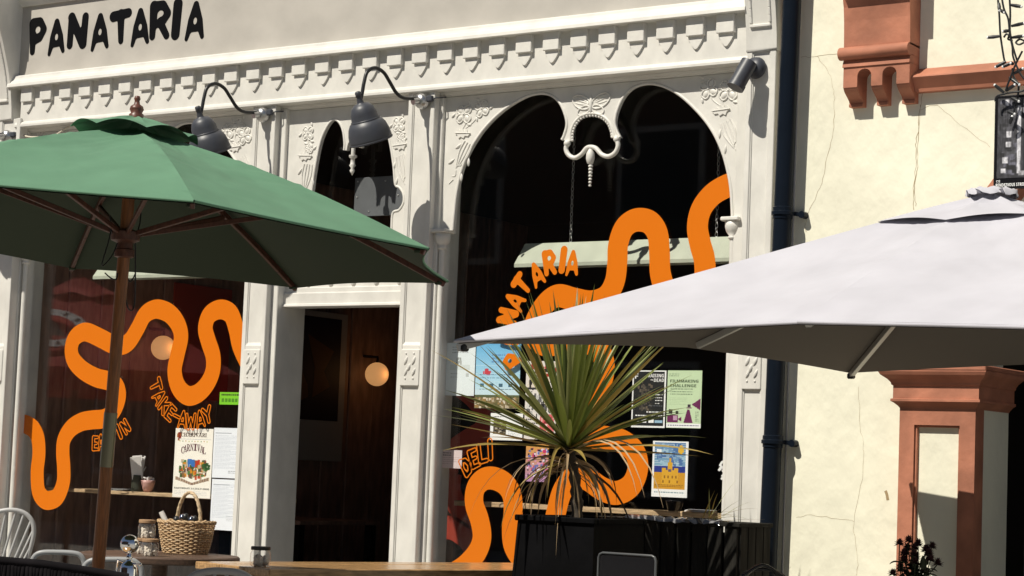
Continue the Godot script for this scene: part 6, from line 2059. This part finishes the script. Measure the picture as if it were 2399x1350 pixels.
	text_rows(lb, 0.1, 0.4, 0.8, 4, 0.11, 0.03, Color(0.7, 0.62, 0.62))
	poster("opening_label", "small pinkish label low at the left edge of the right window", Vector3(-0.575, 1.312, -0.178), Vector3(-0.427, 1.211, -0.178), sheet_texture(120, 100, Color(0.86, 0.8, 0.8), lb), "label")
	# film poster pair
	var rd := []
	rd.append([0.04, 0.025, 0.92, 0.95, Color(0.07, 0.08, 0.085)])
	dab(rd, 0.16, 0.2, 0.42, 0.5, 120, [Color(0.16, 0.15, 0.13), Color(0.3, 0.28, 0.24), Color(0.1, 0.1, 0.1), Color(0.4, 0.36, 0.3)], 0.06)
	text_rows(rd, 0.7, 0.42, 0.22, 4, 0.05, 0.02, W)
	text_rows(rd, 0.5, 0.62, 0.42, 1, 0.05, 0.008, grey)
	text_rows(rd, 0.45, 0.72, 0.48, 1, 0.05, 0.022, W)
	text_rows(rd, 0.12, 0.78, 0.82, 1, 0.05, 0.022, W)
	for i in 3: rd.append([0.08 + i * 0.22, 0.85, 0.16, 0.07, W])
	rd.append([0.7, 0.87, 0.24, 0.05, Color(0.6, 0.75, 0.85)])
	var a1 := Vector3(0.672, 1.763, -0.178)
	var b1 := Vector3(0.878, 1.463, -0.178)
	var pr := poster("film_poster", "black film poster with white lettering beside the pale green one", a1, b1, sheet_texture(128, 190, W, rd, 0.04))
	org = pr.position
	var w1 := b1.x - a1.x
	var h1 := a1.y - b1.y
	var at1 := func(u: float, v: float) -> Vector3: return Vector3(lerpf(a1.x, b1.x, u), lerpf(a1.y, b1.y, v), z + 0.0006)
	print_text(pr, "RAISING", at1.call(0.7, 0.09), w1 * 0.46, h1 * 0.06, mats["ink white"])
	print_text(pr, "THE", at1.call(0.58, 0.165), w1 * 0.08, h1 * 0.024, mats["ink white"])
	print_text(pr, "DEAD", at1.call(0.79, 0.17), w1 * 0.3, h1 * 0.058, mats["ink white"])
	print_text(pr, "F", at1.call(0.12, 0.1), w1 * 0.1, h1 * 0.09, mats["ink white"])
	var fm := []
	var plum := Color(0.4, 0.09, 0.32)
	for i in 20:
		var u := i / 20.0
		fm.append([0.62 - 0.015 - 0.1 * u, 0.68 + 0.23 * u, 0.07 + 0.2 * u, 0.02, plum])
	fm.append([0.58, 0.645, 0.15, 0.02, plum])
	fm.append([0.61, 0.59, 0.09, 0.05, Color(0.2, 0.12, 0.2)])
	for i in 16:
		var u := i / 16.0
		fm.append([0.74 + 0.24 * u, 0.585 - 0.1 * u, 0.02, 0.02 + 0.19 * u, plum])
	fm.append([0.03, 0.78, 0.32, 0.13, plum])
	fm.append([0.2, 0.79, 0.12, 0.08, Color(0.75, 0.6, 0.72)])
	fm.append([0.07, 0.68, 0.11, 0.08, Color(0.2, 0.22, 0.18)])
	fm.append([0.27, 0.71, 0.08, 0.06, Color(0.2, 0.22, 0.18)])
	for i in 6: fm.append([0.35 + i * 0.015, 0.84 - i * 0.006, 0.02, 0.02 + i * 0.012, plum])
	text_rows(fm, 0.05, 0.06, 0.3, 2, 0.03, 0.014, Color(0.4, 0.5, 0.38))
	text_rows(fm, 0.1, 0.32, 0.65, 3, 0.045, 0.018, Color(0.42, 0.5, 0.4))
	text_rows(fm, 0.08, 0.48, 0.5, 5, 0.028, 0.008, Color(0.6, 0.7, 0.56))
	text_rows(fm, 0.84, 0.72, 0.1, 6, 0.03, 0.012, Color(0.35, 0.4, 0.33))
	fm.append([0.0, 0.925, 1.0, 0.075, W])
	text_rows(fm, 0.05, 0.95, 0.9, 1, 0.03, 0.02, Color(0.4, 0.4, 0.5))
	var a2 := Vector3(0.887, 1.764, -0.178)
	var b2 := Vector3(1.094, 1.465, -0.178)
	var pf := poster("film_poster", "pale green film poster with a purple lighthouse, right of the black one", a2, b2, sheet_texture(128, 190, Color(0.78, 0.87, 0.72), fm))
	org = pf.position
	var w2 := b2.x - a2.x
	var h2 := a2.y - b2.y
	var at2 := func(u: float, v: float) -> Vector3: return Vector3(lerpf(a2.x, b2.x, u), lerpf(a2.y, b2.y, v), z + 0.0006)
	print_text(pf, "FILMMAKING", at2.call(0.49, 0.185), w2 * 0.82, h2 * 0.05, mats["print green"])
	print_text(pf, "CHALLENGE", at2.call(0.46, 0.265), w2 * 0.76, h2 * 0.05, mats["print green"])
	# sandcastle picture
	var sc := []
	for i in 16: sc.append([0.06, 0.03 + i * 0.03, 0.88, 0.031, Color(0.35, 0.5, 0.68).lerp(Color(0.55, 0.72, 0.8), i / 16.0)])
	dab(sc, 0.08, 0.04, 0.8, 0.4, 60, [Color(0.45, 0.6, 0.75), Color(0.62, 0.76, 0.84), Color(0.3, 0.45, 0.66)], 0.08)
	sc.append([0.06, 0.45, 0.88, 0.12, Color(0.12, 0.2, 0.55)])
	sc.append([0.06, 0.56, 0.88, 0.3, Color(0.82, 0.6, 0.14)])
	for q in [[0.28, 0.48, 0.12, 0.3], [0.62, 0.48, 0.12, 0.3], [0.36, 0.52, 0.3, 0.26], [0.44, 0.38, 0.14, 0.2], [0.48, 0.3, 0.06, 0.1]]: sc.append([q[0], q[1], q[2], q[3], Color(0.86, 0.66, 0.18)])
	for q in [[0.34, 0.62], [0.44, 0.62], [0.56, 0.62], [0.66, 0.62], [0.48, 0.7], [0.3, 0.7], [0.7, 0.7]]: sc.append([q[0], q[1], 0.045, 0.05, Color(0.55, 0.38, 0.08)])
	sc.append([0.46, 0.5, 0.09, 0.05, Color(0.4, 0.35, 0.45)])
	for q in [[0.72, 0.1, 0.16, 0.1], [0.76, 0.07, 0.08, 0.16]]: sc.append([q[0], q[1], q[2], q[3], Color(0.9, 0.72, 0.2)])
	sc.append([0.12, 0.15, 0.14, 0.06, W])
	text_rows(sc, 0.08, 0.78, 0.8, 2, 0.03, 0.012, Color(0.5, 0.36, 0.08))
	text_rows(sc, 0.08, 0.91, 0.84, 1, 0.03, 0.025, Color(0.5, 0.6, 0.65))
	poster("sandcastle_poster", "child's sandcastle drawing on a poster low in the right window", Vector3(0.811, 1.395, -0.178), Vector3(1.026, 1.105, -0.178), sheet_texture(128, 190, W, sc, 0.04))
	# white stickers at the right-hand edge
	org = Vector3(1.225, 1.237, -0.178)
	var ws := mb()
	for i in 7:
		var c := Vector2(1.227, 1.241) + Vector2(rng.randf_range(-0.02, 0.012), rng.randf_range(-0.035, 0.035))
		band(ws, [c, c + Vector2(0.012, rng.randf_range(0.005, 0.022)), c + Vector2(0.02, rng.randf_range(-0.01, 0.03))], 0.012, -0.178, 0.0006 + 0.0002 * i)
	solo("white_sticker", ws, mats["ink white"], "small splashy white sticker at the right edge of the right window", "sticker", org)

func street_sign() -> void:
	var tl := Vector3(3.236, 2.818, 1.2)
	var bl := Vector3(3.226, 2.431, 1.2)
	var w := 0.34
	var t := thing("banner_sign", "black and white photograph panel hung high in front of the cream house", "sign", Vector3(tl.x + w * 0.5, bl.y, 1.2))
	part(t, "board", bbox(Vector3(tl.x, bl.y, 1.185), Vector3(tl.x + w, tl.y, 1.2), 0.004), mats["black gloss"])
	var r := []
	dab(r, 0.02, 0.02, 0.28, 0.9, 60, [Color(0.2, 0.2, 0.22), Color(0.28, 0.28, 0.3), Color(0.14, 0.14, 0.15), Color(0.36, 0.36, 0.4)], 0.09)
	for i in 12: r.append([0.02 + 0.03 * rng.randf() + 0.02 * i, 0.04, 0.012, 0.55, Color(0.3, 0.3, 0.33)])
	for q in [[0.1, 0.02, 0.06, 0.08], [0.12, 0.55, 0.08, 0.07], [0.08, 0.74, 0.08, 0.08], [0.06, 0.88, 0.07, 0.06], [0.13, 0.42, 0.07, 0.08], [0.28, 0.1, 0.05, 0.85]]: r.append([q[0], q[1], q[2], q[3], Color(0.78, 0.78, 0.8)])
	r.append([0.36, 0.22, 0.6, 0.7, Color(0.14, 0.15, 0.17)])
	for i in 5: r.append([0.5, 0.62 + i * 0.06, 0.4, 0.016, Color(0.75, 0.75, 0.78)])
	r.append([0.3, 0.92, 0.7, 0.06, Color(0.6, 0.6, 0.62)])
	r.append([0.36, 0.0, 0.3, 0.2, Color(0.6, 0.6, 0.63)])
	var m := StandardMaterial3D.new()
	var nz := FastNoiseLite.new()
	nz.seed = 11
	nz.frequency = 0.05
	var im: Image = sheet_texture(160, 190, Color(0.22, 0.22, 0.24), r, 0.0).get_image()
	for y in 190:
		for x in 160:
			var cc := im.get_pixel(x, y)
			var kk := 1.0 + 0.5 * nz.get_noise_2d(x * 3.0, y * 0.8) + 0.25 * nz.get_noise_2d(x * 6.0, y * 7.0)
			im.set_pixel(x, y, Color(cc.r * kk, cc.g * kk, cc.b * kk))
	im.resize(80, 95, Image.INTERPOLATE_LANCZOS)
	m.albedo_texture = ImageTexture.create_from_image(im)
	m.roughness = 0.5
	m.cull_mode = BaseMaterial3D.CULL_DISABLED
	var st := mb()
	flat(st)
	var a := Vector3(tl.x + 0.015, tl.y - 0.012, 1.2008)
	var b := Vector3(tl.x + w - 0.015, bl.y + 0.045, 1.2008)
	var v := [a, Vector3(b.x, a.y, a.z), b, Vector3(a.x, b.y, a.z)]
	var uv := [Vector2(0, 0), Vector2(1, 0), Vector2(1, 1), Vector2(0, 1)]
	for f in [[0, 1, 2], [0, 2, 3]]:
		for k in f:
			st.set_uv(uv[k])
			st.add_vertex(v[k] - org)
	part(t, "photograph", st, m)
	print_text(t, "C12", Vector3(tl.x + 0.022, bl.y + 0.033, 1.2006), 0.016, 0.009, mats["ink white"])
	print_text(t, "RENDEZVOUS STREET", Vector3(tl.x + 0.078, bl.y + 0.017, 1.2006), 0.132, 0.013, mats["ink white"])
	var po := thing("post", "slim dark post just outside the frame that carries the photograph panel", "post", Vector3(tl.x + w + 0.05, 0, 1.17))
	var ps := mb()
	tube(ps, [Vector3(tl.x + w + 0.05, 0, 1.17), Vector3(tl.x + w + 0.05, 3.9, 1.17)], 0.03, 14)
	part(po, "pole", ps, mats["dark cable"])
	# tangled string of unlit fairy lights over the panel
	var lt := thing("fairy_lights", "tangled black string of unlit fairy lights hanging over the photograph panel", "lights", Vector3(3.318, 2.941, 1.23))
	for line in [[Vector3(3.249, 3.249, 1.23), Vector3(3.26, 3.159, 1.23), Vector3(3.266, 3.078, 1.23), Vector3(3.274, 3.024, 1.23), Vector3(3.286, 2.961, 1.23), Vector3(3.292, 2.95, 1.23)], [Vector3(3.274, 3.242, 1.25), Vector3(3.288, 3.17, 1.25), Vector3(3.308, 3.124, 1.25), Vector3(3.316, 3.061, 1.25), Vector3(3.328, 3.007, 1.25), Vector3(3.331, 2.971, 1.25), Vector3(3.344, 2.935, 1.25), Vector3(3.367, 2.889, 1.25), Vector3(3.391, 2.861, 1.25)], [Vector3(3.297, 3.246, 1.22), Vector3(3.304, 3.157, 1.22), Vector3(3.304, 3.086, 1.22), Vector3(3.314, 3.031, 1.22), Vector3(3.324, 2.995, 1.22), Vector3(3.339, 2.95, 1.22)], [Vector3(3.255, 2.788, 1.24), Vector3(3.259, 2.806, 1.24), Vector3(3.279, 2.815, 1.24), Vector3(3.324, 2.821, 1.24), Vector3(3.37, 2.823, 1.24), Vector3(3.397, 2.836, 1.24)], [Vector3(3.318, 2.925, 1.22), Vector3(3.324, 2.889, 1.22), Vector3(3.345, 2.852, 1.22), Vector3(3.342, 2.8, 1.22), Vector3(3.327, 2.744, 1.22), Vector3(3.311, 2.696, 1.22)], [Vector3(3.371, 2.986, 1.25), Vector3(3.344, 2.935, 1.25), Vector3(3.327, 2.892, 1.25), Vector3(3.31, 2.85, 1.25), Vector3(3.303, 2.826, 1.25)], [Vector3(3.373, 3.023, 1.24), Vector3(3.353, 3.016, 1.24), Vector3(3.339, 3.026, 1.24), Vector3(3.356, 3.038, 1.24), Vector3(3.379, 3.026, 1.24)], [Vector3(3.278, 3.056, 1.22), Vector3(3.289, 3.069, 1.22), Vector3(3.3, 3.061, 1.22), Vector3(3.297, 3.047, 1.22), Vector3(3.316, 3.04, 1.22)]]:
		var c := mb()
		tube(c, curve(line, 5), 0.0042, 6)
		part(lt, "cable", c, mats["dark cable"])

	var e0 := [Vector3(3.27, 3.058, 1.24), Vector3(3.31, 3.078, 1.24), Vector3(3.319, 3.096, 1.24), Vector3(3.298, 2.951, 1.24), Vector3(3.326, 2.945, 1.24), Vector3(3.291, 2.823, 1.24), Vector3(3.3, 2.829, 1.24), Vector3(3.262, 3.196, 1.24), Vector3(3.322, 3.048, 1.24), Vector3(3.331, 2.938, 1.24), Vector3(3.314, 2.883, 1.24), Vector3(3.334, 2.899, 1.24), Vector3(3.313, 3.184, 1.24), Vector3(3.271, 3.166, 1.24), Vector3(3.311, 2.742, 1.24), Vector3(3.325, 2.798, 1.24), Vector3(3.32, 2.693, 1.24)]
	var e1 := [Vector3(3.217, 3.055, 1.25), Vector3(3.285, 3.074, 1.25), Vector3(3.381, 3.101, 1.25), Vector3(3.255, 2.928, 1.25), Vector3(3.286, 2.927, 1.25), Vector3(3.253, 2.857, 1.25), Vector3(3.344, 2.851, 1.25), Vector3(3.27, 3.161, 1.25), Vector3(3.378, 3.048, 1.25), Vector3(3.322, 2.94, 1.25), Vector3(3.364, 2.846, 1.25), Vector3(3.377, 2.915, 1.25), Vector3(3.367, 3.169, 1.25), Vector3(3.291, 3.152, 1.25), Vector3(3.345, 2.728, 1.25), Vector3(3.362, 2.779, 1.25), Vector3(3.334, 2.722, 1.25)]
	for i in e0.size():
		var s := mb()
		var d: Vector3 = e1[i] - e0[i]
		tube(s, [e0[i], e0[i] + d * 0.5, e0[i] + d * 0.9], [0.0055, 0.008, 0.0065], 8)
		var bulb := part(lt, "bulb_holder", s, mats["dark cable"])
		var g := mb()
		ball(g, e0[i] + d * 0.93, 0.006, 8)
		part(bulb, "bulb", g, mats["ink white"])

func _ready() -> void:
	rng.seed = 7
	cam_and_light()
	make_materials()
	setting()
	cafe()
	house()
	downpipe()
	gooseneck("grey gooseneck wall lamp over the pilaster left of the doorway", 0.0)
	gooseneck("grey gooseneck wall lamp over the pilaster right of the doorway, against the fanlight", 1.196)
	gooseneck("gooseneck wall lamp at the far left pilaster, only its mount in view", -2.23)
	spot_lamp()
	cable_from_left_lamp()
	inside()
	posters()
	green_parasol()
	white_parasol()
	red_parasol()
	planters()
	cabbage_palm()
	tables()
	basket()
	chairs()
	small_things()
	chrysanthemum()
	street_sign()
